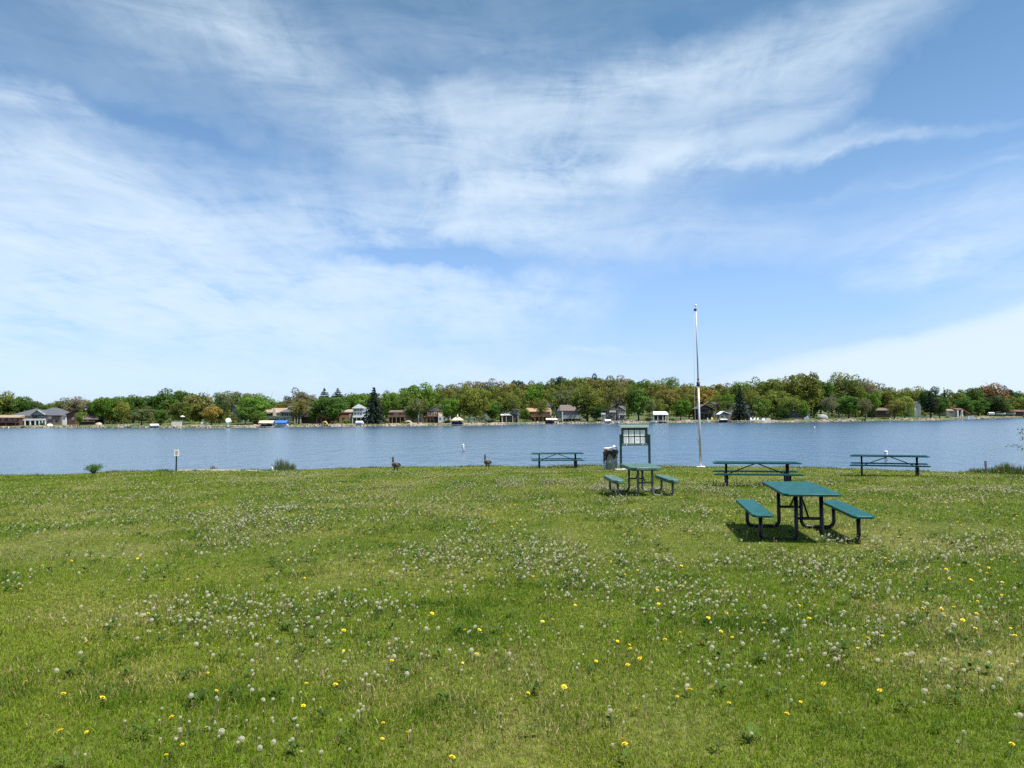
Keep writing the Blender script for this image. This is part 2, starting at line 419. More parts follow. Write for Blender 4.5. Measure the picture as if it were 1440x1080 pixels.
def make_grass():
    Vs, Ls, Sz, Cs = [], [], [], []; off = 0
    zones = [(2.2, 5.0, 12500, .0032, .033, 1), (5.0, 8.0, 7000, .0042, .033, 1), (8.0, 13.0, 2700, .0066, .036, 0), (13, 22, 800, .012, .045, 0), (22, 40, 270, .024, .05, 0)]
    for (y0, y1, dens, wid, hgt, five) in zones:
        ya, yb = y0 * .86, y1 * 1.16; n = int(dens * 0.78 * (yb * yb - ya * ya) * 1.05)
        x, y = lawn_points(n, ya, yb); ye = y * (.86 + .30 * rg.random(len(y))); ok = (ye >= y0) & (ye < y1); x, y = x[ok], y[ok]; n = len(x)
        dry, lush, big, stripe = patch_cols(x, y)
        keep = rg.random(n) < np.clip(1.15 - 1.6 * np.clip(dry - .56, 0, 1) * 2.2, .35, 1)
        x, y, dry, lush, big, stripe = [a[keep] for a in (x, y, dry, lush, big, stripe)]; n = len(x)
        z = lawn_z(x, y) - .004
        tuft = vnoise(x, y, 0.33, 6); h = hgt * (0.5 + 0.9 * rg.random(n)) * (0.55 + 0.55 * lush + 1.5 * np.clip(tuft - .5, 0, .5))
        tall = rg.random(n) < .012; h = np.where(tall, h * 2.0, h)
        w = wid * (0.7 + 0.6 * rg.random(n))
        a = rg.random(n) * 6.283; pa = rg.random(n) * 6.283
        lean = h * (0.15 + 1.05 * rg.random(n))
        px_, py_ = np.cos(pa) * w / 2, np.sin(pa) * w / 2; dx, dy = np.cos(a) * lean, np.sin(a) * lean
        g1 = np.array([.106, .190, .009]); g2 = np.array([.192, .248, .016]); g3 = np.array([.056, .122, .007]); tan = np.array([.42, .34, .17])
        k = np.clip(.5 + (big - .5) * 1.2 + (dry - .5) * .95 + .42 * stripe + (rg.random(n) - .5) * .7, 0, 1)[:, None]
        c = g1 * (1 - k) + g2 * k
        d = np.clip((lush - .55) * 3.0 + (tuft - .55) * 2.2 + (rg.random(n) - .5) * .5, 0, .85)[:, None]
        c = c * (1 - d) + g3 * d
        isdry = rg.random(n) < np.clip(.05 + (dry - .52) * 1.7, .03, .6)
        c = np.where(isdry[:, None], tan * (.6 + .6 * rg.random(n))[:, None], c) * (.5 + .95 * rg.random(n))[:, None]
        P = np.stack([x, y, z], -1)
        bl = P + np.stack([-px_, -py_, 0 * z], -1); br = P + np.stack([px_, py_, 0 * z], -1)
        tip = P + np.stack([dx, dy, h * np.sqrt(np.clip(1 - (lean / h) ** 2 * .55, .15, 1))], -1)
        if five:
            mid = P + np.stack([dx * .35, dy * .35, h * .6], -1)
            ml = mid + np.stack([-px_, -py_, 0 * z], -1) * .8; mr_ = mid + np.stack([px_, py_, 0 * z], -1) * .8
            V = np.stack([bl, br, mr_, ml, tip], 1).reshape(-1, 3); b0 = (np.arange(n) * 5 + off)[:, None]
            Ls.append((b0 + np.array([0, 1, 2, 3, 3, 2, 4])).ravel()); Sz.append(np.tile([4, 3], n)); nv = 5
        else:
            V = np.stack([bl, br, tip], 1).reshape(-1, 3); b0 = (np.arange(n) * 3 + off)[:, None]
            Ls.append((b0 + np.array([0, 1, 2])).ravel()); Sz.append(np.full(n, 3)); nv = 3
        Vs.append(V); Cs.append(np.repeat(c, nv, 0)); off += len(V)
    # ragged unmown fringe along the lawn edge
    n = 9000; x = rg.random(n) * 52 - 26; y = edge(x) - rg.random(n) ** 2 * .45 + .04; f = vnoise(x, y, 1.1, 9); k = rg.random(n) < np.clip((f - .35) * 3, .05, 1); x, y, f = x[k], y[k], f[k]; n = len(x); z = lawn_z(x, y) - .01
    h = (.04 + .13 * rg.random(n) * np.clip(f * 1.6 - .3, .2, 1)); lx, ly = rg.normal(size=n) * .3 * h, rg.normal(size=n) * .3 * h; w = .009 + .008 * rg.random(n)
    V = np.stack([np.stack([x - w, y, z], -1), np.stack([x + w, y, z], -1), np.stack([x + lx, y + ly, z + h], -1)], 1).reshape(-1, 3)
    Ls.append((np.arange(n * 3) + off)); Sz.append(np.full(n, 3)); q = rg.random(n)[:, None]; Cs.append(np.repeat((np.array([.10, .165, .02]) * (1 - q) + np.array([.24, .22, .08]) * q) * (.6 + .6 * rg.random(n))[:, None], 3, 0)); Vs.append(V); off += len(V)
    me = np_mesh('lawn_grass', np.concatenate(Vs), np.concatenate(Ls), np.concatenate(Sz), 'grass_blade', ('col', np.concatenate(Cs)))
    tag(link('lawn_grass', me), 'short mown grass with dry patches covering the lawn', kind='stuff')
make_grass()

# ---------------------------------------------------------------- dandelions
def dandelion_density(x, y):
    c = vnoise(x, y, 1.3, 21); b = vnoise(x, y, 4.5, 22); mid = .75 * np.exp(-((y - 7.4) / 5.0) ** 2) + .40 * np.exp(-((y - 15) / 7) ** 2) + .16
    left_edge = np.clip((x / np.maximum(y, .1) + .75) * 2.2, .25, 1)
    mow = 1 + .45 * np.sin((x - 0.05 * y) * 2 * math.pi / 1.35 + 1.2) * np.clip((y - 5) / 8, 0, 1)
    return mow * np.clip((c - .36) * 2.7, .07, 1.2) * np.clip((b - .25) * 2.2, .25, 1.1) * mid * left_edge

# leaf rosettes and dry stalks
def make_weeds():
    V, Q, Cc = [], [], []
    x, y = lawn_points(24000, 2.8, 26)
    d = dandelion_density(x, y)
    keep = rg.random(len(x)) < np.clip(d * .75 + .05, 0, .7) * np.clip(14 / np.maximum(y, 1), .2, 1)
    x, y = x[keep][:5200], y[keep][:5200]
    for xx, yy in zip(x, y):
        z = float(lawn_z(xx, yy)); s = rnd.uniform(.03, .075); n = rnd.randint(7, 13); tone = rnd.uniform(.6, 1.2)
        for k in range(n):
            a = rnd.uniform(0, 6.283); l = s * rnd.uniform(.6, 1.2); w = l * rnd.uniform(.10, .18); r0 = rnd.uniform(.02, .05)
            ca, sa = math.cos(a), math.sin(a); o = len(V); zz = [.012, .026 + l * .28, .022 + l * rnd.uniform(.0, .4)]
            for (f, wf, q) in ((.05, .25, 0), (.6, 1.0, 1), (1.0, .15, 2)):
                for sgn in (-1, 1): V.append((xx + ca * l * f - sa * w * wf * sgn, yy + sa * l * f + ca * w * wf * sgn, z + zz[q] + r0 * .4))
            Q += [(o, o + 1, o + 3, o + 2), (o + 2, o + 3, o + 5, o + 4)]
            t = tone * rnd.uniform(.8, 1.2); Cc += [(.070 * t, .120 * t, .022 * t)] * 6
    # weedy clumps: dark narrow leaves, curled dry leaves and a few bare stalks together
    cx, cy = lawn_points(900, 3.2, 17); cd = dandelion_density(cx, cy); kk = (rg.random(len(cx)) < np.clip(cd * 1.3 + .10, 0, .8)) & (np.abs(cx) < .72 * cy + .4)
    for ax, ay in zip(cx[kk][:330], cy[kk][:330]):
        R0 = rnd.uniform(.05, .17)
        for k in range(int(rnd.uniform(14, 40) * (1 if ay < 9 else .6))):
            a = rnd.uniform(0, 6.283); q = R0 * math.sqrt(rnd.random()); xx, yy = ax + q * 1.4 * math.cos(a), ay + q * math.sin(a)
            if yy > edge(xx) - .1: continue
            z = float(lawn_z(xx, yy)); l = rnd.uniform(.025, .06); w = l * rnd.uniform(.07, .13) * max(1, ay / 8); b = rnd.uniform(0, 6.283); ca, sa = math.cos(b), math.sin(b); up = l * rnd.uniform(.3, .95); o = len(V)
            for (f, wf, q2) in ((0, .5, 0.01), (.5, 1.0, up * .75), (1.0, .2, up * rnd.uniform(.5, 1.1))):
                for sg in (-1, 1): V.append((xx + ca * l * .6 * f - sa * w * wf * sg, yy + sa * l * .6 * f + ca * w * wf * sg, z + .008 + q2))
            Q += [(o, o + 1, o + 3, o + 2), (o + 2, o + 3, o + 5, o + 4)]
            t = rnd.uniform(.6, 1.3); Cc += [((.36 * t, .29 * t, .17 * t) if rnd.random() < .22 else (.045 * t, .092 * t, .014 * t))] * 6
    # bare upright dry stalks
    x, y = lawn_points(60000, 2.8, 24)
    d = dandelion_density(x, y); keep = rg.random(len(x)) < np.clip(d * .48, 0, .6) + .008
    for xx, yy in zip(x[keep], y[keep]):
        z = float(lawn_z(xx, yy)); h = rnd.uniform(.05, .15); w = rnd.uniform(.0016, .0026) * max(1, yy / 6); lx, ly = rnd.uniform(-.4, .4) * h, rnd.uniform(-.4, .4) * h
        o = len(V); V += [(xx - w, yy, z), (xx + w, yy, z), (xx + lx + w * .7, yy + ly, z + h), (xx + lx - w * .7, yy + ly, z + h)]
        Q.append((o, o + 1, o + 2, o + 3)); t = rnd.uniform(.6, 1.2); g = rnd.random()
        Cc += [(.27 * t, (.20 + .05 * g) * t, .11 * t)] * 4
        if rnd.random() < .7:      # closed tan bud at the stalk top
            r = rnd.uniform(.004, .009) * max(1, yy / 9); o = len(V); cx, cy, cz = xx + lx, yy + ly, z + h
            V += [(cx - r, cy, cz), (cx + r, cy, cz), (cx + r * .5, cy, cz + 2.2 * r), (cx - r * .5, cy, cz + 2.2 * r), (cx, cy - r, cz), (cx, cy + r, cz), (cx, cy + r * .5, cz + 2.2 * r), (cx, cy - r * .5, cz + 2.2 * r)]
            Q += [(o, o + 1, o + 2, o + 3), (o + 4, o + 5, o + 6, o + 7)]
            t = rnd.uniform(.7, 1.3); Cc += [(.50 * t, .45 * t, .33 * t)] * 8
    me = np_mesh('lawn_weeds', V, Q, np.full(len(Q), 4), 'plant_leaf', ('col', np.array(Cc)))
    tag(link('lawn_weeds', me), 'dandelion leaf rosettes and dry bare stalks scattered through the grass', kind='stuff')
make_weeds()

def seed_head_mesh(seed, n=110, r=.019):
    g = random.Random(seed); V = []; Q = []; T = []
    for i in range(n):
        z = 1 - 2 * (i + .5) / n; a = i * 2.39996 + g.uniform(-.2, .2); q = math.sqrt(1 - z * z)
        d = Vector((q * math.cos(a), q * math.sin(a), z)); rr = r * g.uniform(.86, 1.05)
        t = d.orthogonal().normalized(); b = d.cross(t); ro = g.uniform(0, 3); t, b = t * math.cos(ro) + b * math.sin(ro), b * math.cos(ro) - t * math.sin(ro)
        s = r * .17; o = len(V); c = d * rr
        V += [c - t * s - b * s * .5, c + t * s - b * s * .5, c + t * s + b * s * .5, c - t * s + b * s * .5]; Q.append((o, o + 1, o + 2, o + 3)); T += [(1, 1, 1)] * 4
        if i % 2 == 0:
            o = len(V); w = r * .035; V += [d * r * .15 - t * w, d * r * .15 + t * w, c + t * w, c - t * w]; Q.append((o, o + 1, o + 2, o + 3)); T += [(.8, .78, .7)] * 4
    o = len(V); s = r * .22
    for sx, sy, sz in ((-1, 0, 0), (0, -1, 0), (1, 0, 0), (0, 1, 0), (0, 0, 1), (0, 0, -1)): V.append(Vector((sx * s, sy * s, sz * s)))
    for k in range(4): Q.append((o + k, o + (k + 1) % 4, o + 4, o + 4)); Q.append((o + k, o + (k + 1) % 4, o + 5, o + 5))
    T += [(.3, .22, .14)] * 6
    loops = []; sz = []
    for q in Q:
        q = list(dict.fromkeys(q)); loops += q; sz.append(len(q))
    return np_mesh('seed_head', [tuple(v) for v in V], loops, sz, 'seed_fluff', ('tone', np.array(T)))

def flower_mesh(seed, r=.0185):
    g = random.Random(seed); mb = MB()
    for ring, (n, l, tilt, z0) in enumerate(((22, 1.0, .12, 0), (18, .78, .42, .002), (12, .5, .9, .003))):
        for k in range(n):
            a = 6.283 * k / n + g.uniform(-.1, .1) + ring * .2; L_ = r * l * g.uniform(.85, 1.08); w = r * .13
            ca, sa = math.cos(a), math.sin(a); h = L_ * math.sin(tilt); e = L_ * math.cos(tilt)
            mb.add([(-sa * w * .5, ca * w * .5, z0), (sa * w * .5, -ca * w * .5, z0), (ca * e + sa * w, sa * e - ca * w, z0 + h), (ca * e - sa * w, sa * e + ca * w, z0 + h)], [(0, 1, 2, 3)])
    mb.ell((0, 0, -.004), (r * .3, r * .3, .006), 6, 4)
    me = bpy.data.meshes.new('flower_head'); me.from_pydata(mb.v, [], mb.f); me.materials.append(M['dandelion_yellow']); return me

def stem_mesh(seed, h, colm):
    g = random.Random(seed); mb = MB(); lx, ly = g.uniform(-.25, .25) * h, g.uniform(-.25, .25) * h
    mb.tube([(0, 0, -.01), (lx * .3, ly * .3, h * .5), (lx, ly, h)], [.0022, .0019, .0017], 5)
    me = bpy.data.meshes.new('stem'); me.from_pydata(mb.v, [], mb.f); me.materials.append(M[colm]); me.update()
    return me, Vector((lx, ly, h))
C('seed_stem', (0.17, 0.13, 0.08), rough=.7, var=.3, scale=30)
C('flower_stem', (0.10, 0.16, 0.05), rough=.7, var=.3, scale=30)

def in_view(x, y):
    return np.abs(x) < .672 * y + .05

def make_dandelions():
    heads = [seed_head_mesh(s) for s in range(4)]; stems = [stem_mesh(s + 40, rnd.uniform(.045, .10), 'seed_stem') for s in range(8)]
    x, y = lawn_points(330000, 3.0, 36)
    d = dandelion_density(x, y); keep = rg.random(len(x)) < np.clip(d * .85, 0, .8) + .008
    x, y = x[keep], y[keep]
    near = np.clip((y - 2) / 4, .6, 1); kp = rg.random(len(x)) < near; x, y = x[kp], y[kp]
    size = np.where(rg.random(len(x)) < .22, .58 + .36 * rg.random(len(x)), .24 + .30 * rg.random(len(x)))
    px = np.where(in_view(x, y), size / y, 0)
    order = np.argsort(-px); big = order[:300]; rest = order[300:34000]
    lab = 'white fluffy dandelion seed head on a thin stem in the near grass'
    for i in big:
        st, top = stems[rnd.randrange(8)]
        t = thing('dandelion_clock', lab, 'dandelion', (x[i], y[i], float(lawn_z(x[i], y[i]))), rnd.uniform(0, 6.28), 'dandelion seed heads in the near grass')
        link('stem', st, t)
        h = link('seed_head', heads[rnd.randrange(4)], t, top + Vector((0, 0, .012))); s_ = float(size[i]); h.scale = (s_, s_ * rnd.uniform(.8, 1), s_ * rnd.uniform(.62, 1))
        h.rotation_euler = (rnd.uniform(-.3, .3), rnd.uniform(-.3, .3), rnd.uniform(0, 6))
    V, Q, T = [], [], []
    for i in rest:
        z = float(lawn_z(x[i], y[i])); h = rnd.uniform(.04, .10); r = .0185 * float(size[i]); lx, ly = rnd.uniform(-.2, .2) * h, rnd.uniform(-.2, .2) * h
        w = .002; o = len(V); V += [(x[i] - w, y[i], z), (x[i] + w, y[i], z), (x[i] + lx + w, y[i] + ly, z + h), (x[i] + lx - w, y[i] + ly, z + h)]
        Q.append((o, o + 1, o + 2, o + 3)); T += [(.27, .21, .14)] * 4
        m = 30 if y[i] < 7 else 12; c = Vector((x[i] + lx, y[i] + ly, z + h)); ph = rnd.uniform(0, 6)
        for k in range(m):
            zz = 1 - 2 * (k + .5) / m; a = k * 2.39996 + ph; q = math.sqrt(1 - zz * zz); dd = Vector((q * math.cos(a), q * math.sin(a), zz))
            t = dd.orthogonal().normalized(); b = dd.cross(t); s = r * (.30 if m == 30 else .46); p = c + dd * r * rnd.uniform(.8, 1.05); o = len(V)
            V += [p - t * s - b * s * .6, p + t * s - b * s * .6, p + t * s + b * s * .6, p - t * s + b * s * .6]; Q.append((o, o + 1, o + 2, o + 3)); tt = rnd.uniform(.85, 1.05); T += [(tt, tt, tt)] * 4
    me = np_mesh('dandelion_clocks', [tuple(v) for v in V], Q, np.full(len(Q), 4), 'seed_fluff', ('tone', np.array(T)))
    tag(link('dandelion_clocks', me), 'smaller and farther white dandelion seed heads dotting the lawn', kind='stuff')
    # yellow flowers
    fl = [flower_mesh(s) for s in range(3)]; fst = [stem_mesh(s + 80, rnd.uniform(.035, .07), 'flower_stem') for s in range(5)]
    x, y = lawn_points(14000, 3.0, 18)
    wgt = .25 + .9 * np.clip(x / np.maximum(y, .1) * 1.1 + .45, 0, 1.2); wgt = wgt * (.4 + 1.6 * np.clip(vnoise(x, y, 1.1, 31) - .35, 0, 1)) * np.where(y > 9, .3, 1)
    keep = rg.random(len(x)) < .17 * wgt; x, y = x[keep], y[keep]
    ok = in_view(x, y); x, y = x[ok][:285], y[ok][:285]
    pts = [(x[i], y[i]) for i in range(len(x))]
    for (a, b) in ((236, 1070), (872, 1040), (95, 975), (1016, 995), (728, 990), (1170, 932), (1118, 988), (651, 890), (483, 918), (42, 958), (92, 1027), (147, 985), (259, 1052)):
        k = (b - horizon(a)) / FPX; yy = 1.45 / (k - .0265); pts.append((XAT(a, yy), yy))
    for xx, yy in pts:
        st, top = fst[rnd.randrange(5)]
        t = thing('dandelion_flower', 'open yellow dandelion flower low in the grass', 'dandelion', (xx, yy, float(lawn_z(xx, yy))), rnd.uniform(0, 6.28), 'yellow dandelion flowers in the lawn')
        link('stem', st, t); h = link('flower_head', fl[rnd.randrange(3)], t, top); s_ = rnd.uniform(.5, .95); h.scale = (s_, s_, s_)
        h.rotation_euler = (rnd.uniform(-.45, .45), rnd.uniform(-.45, .45), 0)
make_dandelions()
# ---------------------------------------------------------------- picnic tables
def ground_at(px, d):
    x = XAT(px, d); return Vector((x, d, float(lawn_z(x, d)) - 0.01))

def picnic_table(label, px, d, rz, L=2.44, top='teal_coating', pipe='black_pipe', inset=.37, chamfer=.06, thick=.036, tw=.76, rolled=False):
    t = thing('picnic_table', label, 'picnic table', ground_at(px, d), rz, 'green metal picnic tables on the lawn')
    H = .712; SH = .418
    def plank(l, w, c):
        return [(-l / 2 + c, -w / 2), (l / 2 - c, -w / 2), (l / 2, -w / 2 + c), (l / 2, w / 2 - c), (l / 2 - c, w / 2), (-l / 2 + c, w / 2), (-l / 2, w / 2 - c), (-l / 2, -w / 2 + c)]
    def surface(name, l, w, c, z, cy):
        m = MB(); pts = [(x, y + cy) for x, y in plank(l, w, c)]
        if rolled:      # thick rolled edge
            m.slab(pts, z - .075, z, .014)
        else: m.slab(pts, z - thick, z, .008)
        # raised ribs of the coated expanded metal, along the length
        n = max(3, int(w / .045))
        for k in range(n):
            y = cy - w / 2 + w * (k + .5) / n
            m.box(-l / 2 + c + .02, l / 2 - c - .02, y - .010, y + .010, z - .001, z + .003)
        o = m.build(name, [top], t); return o
    surface('tabletop', L, tw, chamfer, H, 0)
    for s in (-1, 1): surface('seat', L, .285, chamfer * .75, SH, s * .655)
    xe = L / 2 - inset; r = .029; top_z = H - (.075 if rolled else thick)
    sz = SH - (.075 if rolled else thick)
    for e in (-1, 1):
        for s in (-1, 1):
            m = MB(); m.smooth = True; b = .10
            path = [(e * xe, s * .17, top_z)]
            path += [(e * xe, s * .17, b + r)]
            for k in range(1, 6):
                a = k / 6 * math.pi / 2; path.append((e * xe, s * (.17 + b * (1 - math.cos(a))), r + b * (1 - math.sin(a))))
            path.append((e * xe, s * (.17 + b), r)); path.append((e * xe, s * (.655 - b), r))
            for k in range(1, 6):
                a = k / 6 * math.pi / 2; path.append((e * xe, s * (.655 - b + b * math.sin(a)), r + b * (1 - math.cos(a))))
            path += [(e * xe, s * .655, b + r), (e * xe, s * .655, sz)]
            m.tube(path, r, 10); m.build('leg', pipe, t)
        m = MB(); m.smooth = True; m.tube([(e * xe, -.17, .34), (e * xe, .17, .34)], .021, 8); m.build('cross_bar', pipe, t)
        m = MB(); m.box(e * xe - .025, e * xe + .025, -.32, .32, top_z - .02, top_z - .002); m.build('top_bracket', pipe, t)
        for s in (-1, 1):
            m = MB(); m.box(e * xe - .025, e * xe + .025, s * .655 - .105, s * .655 + .105, sz - .02, sz - .002)
            m.build('seat_bracket', pipe, t)
        m = MB(); m.smooth = True; m.tube([(e * (xe - .005), 0, .34), (e * (xe * .6), 0, .34 + (top_z - .36) * .45), (e * .045, 0, top_z - .012)], .015, 8); m.build('brace', pipe, t)
    return t

picnic_table('nearest picnic table, teal green with black pipe legs, seen end-on', 1120, 11.55, R(90 - 9.5), L=2.02, inset=.31)
picnic_table('teal picnic table seen side-on between the nearest table and the flagpole', 1062, 22.4, R(-13))
picnic_table('small dark picnic table at the water edge left of the trash drum', 783, 36.2, 0)
picnic_table('small picnic table with clipped corners and worn grey-green coating', 899, 18.9, R(91.5), L=1.65, top='worn_green_coating', pipe='worn_grey_pipe', inset=.22, chamfer=.15, rolled=True)
picnic_table('slim dark picnic table farthest right, in front of a white buoy', 1248, 26.4, R(-25))

# ---------------------------------------------------------------- notice board
d = 33.6; s_ = d / FPX
bx = ground_at(892, d); t = thing('notice_board', 'dark green park notice board with eight white papers on two posts', 'notice board', bx, 0)
z0 = bx.z
def bz(py): return W(892, py, d).z - z0
def bxx(px): return XAT(px, d) - bx.x
for a, b in ((870.8, 873.8), (910.8, 913.8)):
    m = MB(); m.slab([(bxx(a), -.05), (bxx(b), -.05), (bxx(b), .05), (bxx(a), .05)], -.05, bz(610.5), .012); m.build('post', 'dark_green_paint', t)
zt, zb = bz(601.5), bz(626.5)
x0, x1 = bxx(873.4), bxx(909.9)
m = MB(); f = .075
m.box(x0, x1, -.06, .06, zb, zb + f); m.box(x0, x1, -.06, .06, zt - f, zt); m.box(x0, x0 + f, -.06, .06, zb + f, zt - f); m.box(x1 - f, x1, -.06, .06, zb + f, zt - f)
m.box(x0 - .05, x0 - .003, -.04, .04, zb + .02, bz(611)); m.box(x1 + .003, x1 + .05, -.04, .04, zb + .02, bz(611))
m.build('frame', 'dark_green_paint', t)
m = MB(); m.box(x0 + f, x1 - f, -.02, .05, zb + f, zt - f); m.build('backing', 'dark_backing', t)
pw = (x1 - x0 - 2 * f) / 4; ph = (zt - zb - 2 * f) / 2
for r_ in range(2):
    for c_ in range(4):
        m = MB(); ax = x0 + f + pw * c_ + .022; bx_ = ax + pw - .045; az = zb + f + ph * (1 - r_) + .022; bzz = az + ph - .05
        dx = .006 * ((c_ * 3 + r_) % 3 - 1)
        m.box(ax + dx, bx_ + dx, -.026, -.021, az, bzz); m.cur = 1
        g = random.Random(r_ * 7 + c_)
        if (r_, c_) == (1, 2):
            m.box(ax + .05, bx_ - .05, -.0275, -.0268, az + (bzz - az) * .56, az + (bzz - az) * .68)
            m.box(ax + .07, bx_ - .07, -.0275, -.0268, az + (bzz - az) * .44, az + (bzz - az) * .47)
        else:
            n = 11; hd = 3 if r_ == 0 else 1
            for k in range(n):
                zz = bzz - .03 - (bzz - az - .06) * k / (n - 1); w = g.uniform(.6, 1) * (bx_ - ax - .05); h_ = .006 if k < hd else .0022
                m.box(ax + .025 + dx, ax + .025 + w + dx, -.0275, -.0268, zz - h_, zz + h_)
        m.build('paper', ['paper', 'paper_print'], t)
m = MB(); m.slab([(x0 - .06, -.085), (x1 + .06, -.085), (x1 + .06, .12), (x0 - .06, .12)], zt + .003, bz(597.6), .01); m.build('cap_board', 'pale_green_board', t)
m = MB(); m.box(x0 + .02, x1 - .02, -.066, -.0605, zb + f - .02, zb + f + .004); m.build('sash_rail', 'pale_green_board', t)
for px in (880, 903):
    m = MB(); m.smooth = True; m.ell((bxx(px), -.075, zb + .028), (.018, .016, .02)); m.build('knob', 'white_paint', t)
m = MB(); m.slab([(-.85, -.35), (.2, -.35), (.15, .3), (-.8, .3)], -.03, .045, .012)
o = m.build('concrete_pad', 'concrete', None, bx + Vector((-.05, -.05, 0))); tag(o, 'small pale concrete pad beside the notice board foot', 'concrete pad')

# ---------------------------------------------------------------- trash drum
d = 34.0; p = ground_at(858.8, d); t = thing('trash_drum', 'grey-green steel drum lined with a black plastic bag', 'trash can', p, 0)
m = MB(); m.smooth = True; r = .262
m.lathe([(r * .96, 0), (r, .02), (r, .27), (r + .018, .29), (r, .31), (r, .56), (r + .018, .58), (r, .60), (r, .86), (r + .01, .88), (r - .03, .88), (r - .03, .84)], 28); m.build('drum', 'drum_steel', t)
m = MB(); m.smooth = True; m.lathe([(r + .004, .285), (r + .0195, .2905), (r + .004, .296)], 28); m.build('hoop', 'rust', t)
m = MB(); m.smooth = True; rs = []
g = random.Random(5)
hang = [0.20 + .13 * math.sin(k * .9) + .07 * g.random() + (.10 if k in (12, 13, 14, 15, 16) else 0) for k in range(28)]
for (q, zf) in ((r + .022, 1.0), (r + .04, .55), (r + .045, .18), (r + .04, -.05), (r + .005, -.09), (r - .04, -.05)):
    rs.append([Vector(((q + .02 * math.sin(k * 2.3 + zf * 5)) * math.cos(6.283 * k / 28), (q + .02 * math.sin(k * 1.7 + zf * 4)) * math.sin(6.283 * k / 28), .87 - hang[k] * zf)) for k in range(28)])
m.rings(rs); m.build('bag', 'bag_plastic', t)
o = thing('pizza_box', 'white and red cardboard boxes lying open on the trash drum', 'cardboard box', p + Vector((-.03, -.02, .884)), R(8))
m = MB(); m.prism([Vector((-.26, -.2, 0)), Vector((.24, -.2, .0)), Vector((.24, .2, .0)), Vector((-.26, .2, 0))], Vector((0, 0, 0)), Vector((0, 0, .045))); m.build('box_base', 'cardboard', o)
m = MB(); m.prism([Vector((-.28, -.21, .05)), Vector((.22, -.21, .10)), Vector((.22, .2, .10)), Vector((-.28, .2, .05))], Vector((0, 0, 0)), Vector((0, 0, .035))); m.build('box_lid', 'white_paint', o)
m = MB(); m.prism([Vector((-.286, -.216, .0)), Vector((-.2, -.216, .0)), Vector((-.2, -.216, .075)), Vector((-.286, -.216, .075))], Vector((0, -.003, 0)), Vector((0, .003, 0)))
m.prism([Vector((.17, -.217, .06)), Vector((.225, -.217, .062)), Vector((.225, -.217, .12)), Vector((.17, -.217, .12))], Vector((0, -.003, 0)), Vector((0, .003, 0))); m.build('red_edge', 'cardboard_red', o)
m = MB(); m.smooth = True; m.ell((.16, .0, .16), (.06, .06, .045), 8, 5); m.build('paper_wad', 'paper', o)
p2 = ground_at(848.6, 34.2); o = thing('short_post', 'short black and white post close to the left side of the drum', 'post', p2, R(6))
m = MB(); m.box(-.035, .035, -.03, .03, -.05, .33); m.build('white_sleeve', 'white_paint', o)
m = MB(); m.box(-.028, .028, -.025, .025, .333, .74); m.build('black_shaft', 'black_rubber', o)
m = MB(); m.box(-.05, .045, -.035, .035, .743, .80); m.build('red_cap', 'cardboard_red', o)
m = MB(); m.smooth = True; m.tube([(-.028, -.03, .62), (-.10, -.04, .5), (-.09, -.04, .36), (-.034, -.033, .3)], .008, 6); m.build('cord', 'white_paint', o)

# ---------------------------------------------------------------- flagpole
d = 34.3; p = ground_at(984, d); t = thing('flagpole', 'tall white metal flagpole with a black collar and no flag', 'flagpole', p, 0); t.rotation_euler = (0, R(-.66), 0)
H = 7.12; hc = 3.68
m = MB(); m.smooth = True; m.tube([(0, 0, .06), (0, 0, hc)], [.052, .045], 16); m.build('lower_pole', 'aluminium', t)
m = MB(); m.smooth = True; m.tube([(0, 0, hc + .14), (0, 0, H)], [.034, .024], 14); m.build('upper_pole', 'aluminium', t)
m = MB(); m.smooth = True; m.lathe([(.066, hc - .06), (.072, hc - .055), (.072, hc + .14), (.03, hc + .145), (.03, hc + .22), (.05, hc + .225), (.05, hc + .28)], 16); m.build('collar', 'black_rubber', t)
m = MB(); m.smooth = True; m.lathe([(.025, H), (.025, H + .04), (.012, H + .045), (.012, H + .09)], 12); m.ell((0, 0, H + .135), (.052, .052, .052), 14, 8); m.build('finial', 'white_paint', t)
m = MB(); m.box(-.075, .02, -.035, .035, H - .11, H - .01); m.smooth = True; m.tube([(-.07, -.02, H - .06), (-.07, .02, H - .06)], .03, 10); m.build('truck', 'black_rubber', t)
m = MB(); m.smooth = True; m.tube([(-.085, 0, H - .06), (-.16, 0, H * .6), (-.19, 0, 3.0), (-.17, 0, 1.4), (-.075, 0, 1.15)], .0075, 5); m.build('halyard', 'rope', t)
m = MB(); m.box(-.10, -.06, -.02, .02, 1.10, 1.22); m.build('cleat', 'aluminium', t)
m = MB(); m.smooth = True; m.lathe([(.2, -.02), (.2, .05), (.17, .065), (.075, .07)], 20); m.build('base', 'white_paint', t)

# ---------------------------------------------------------------- shore sign
d = 35.4; p = ground_at(248.4, d); t = thing('shore_sign', 'small white sign with red lettering on a dark post by the water', 'sign', p, 0)
t.rotation_euler = (0, R(.8), 0)
m = MB(); m.box(-.028, .028, -.02, .02, -.1, 1.02); m.build('post', 'dark_green_paint', t)
m = MB(); m.slab([(-.115, -.150), (.115, -.150), (.115, .150), (-.115, .150)], -.003, .003, .001)
me_o = m.build('panel', 'white_paint', t, Vector((.018, -.03, .86))); me_o.rotation_euler = (R(90), 0, 0)
m = MB()
for k, (w, z) in enumerate(((.12, .085), (.15, .05), (.10, .02), (.13, -.02), (.09, -.05), (.11, -.085))):
    n = 5; 
    for q in range(n): m.box(-w / 2 + w * q / n, -w / 2 + w * (q + .72) / n, -.0385, -.0345, .86 + z - .008, .86 + z + .008)
o = m.build('lettering', 'sign_red', t); o.location.x = .018

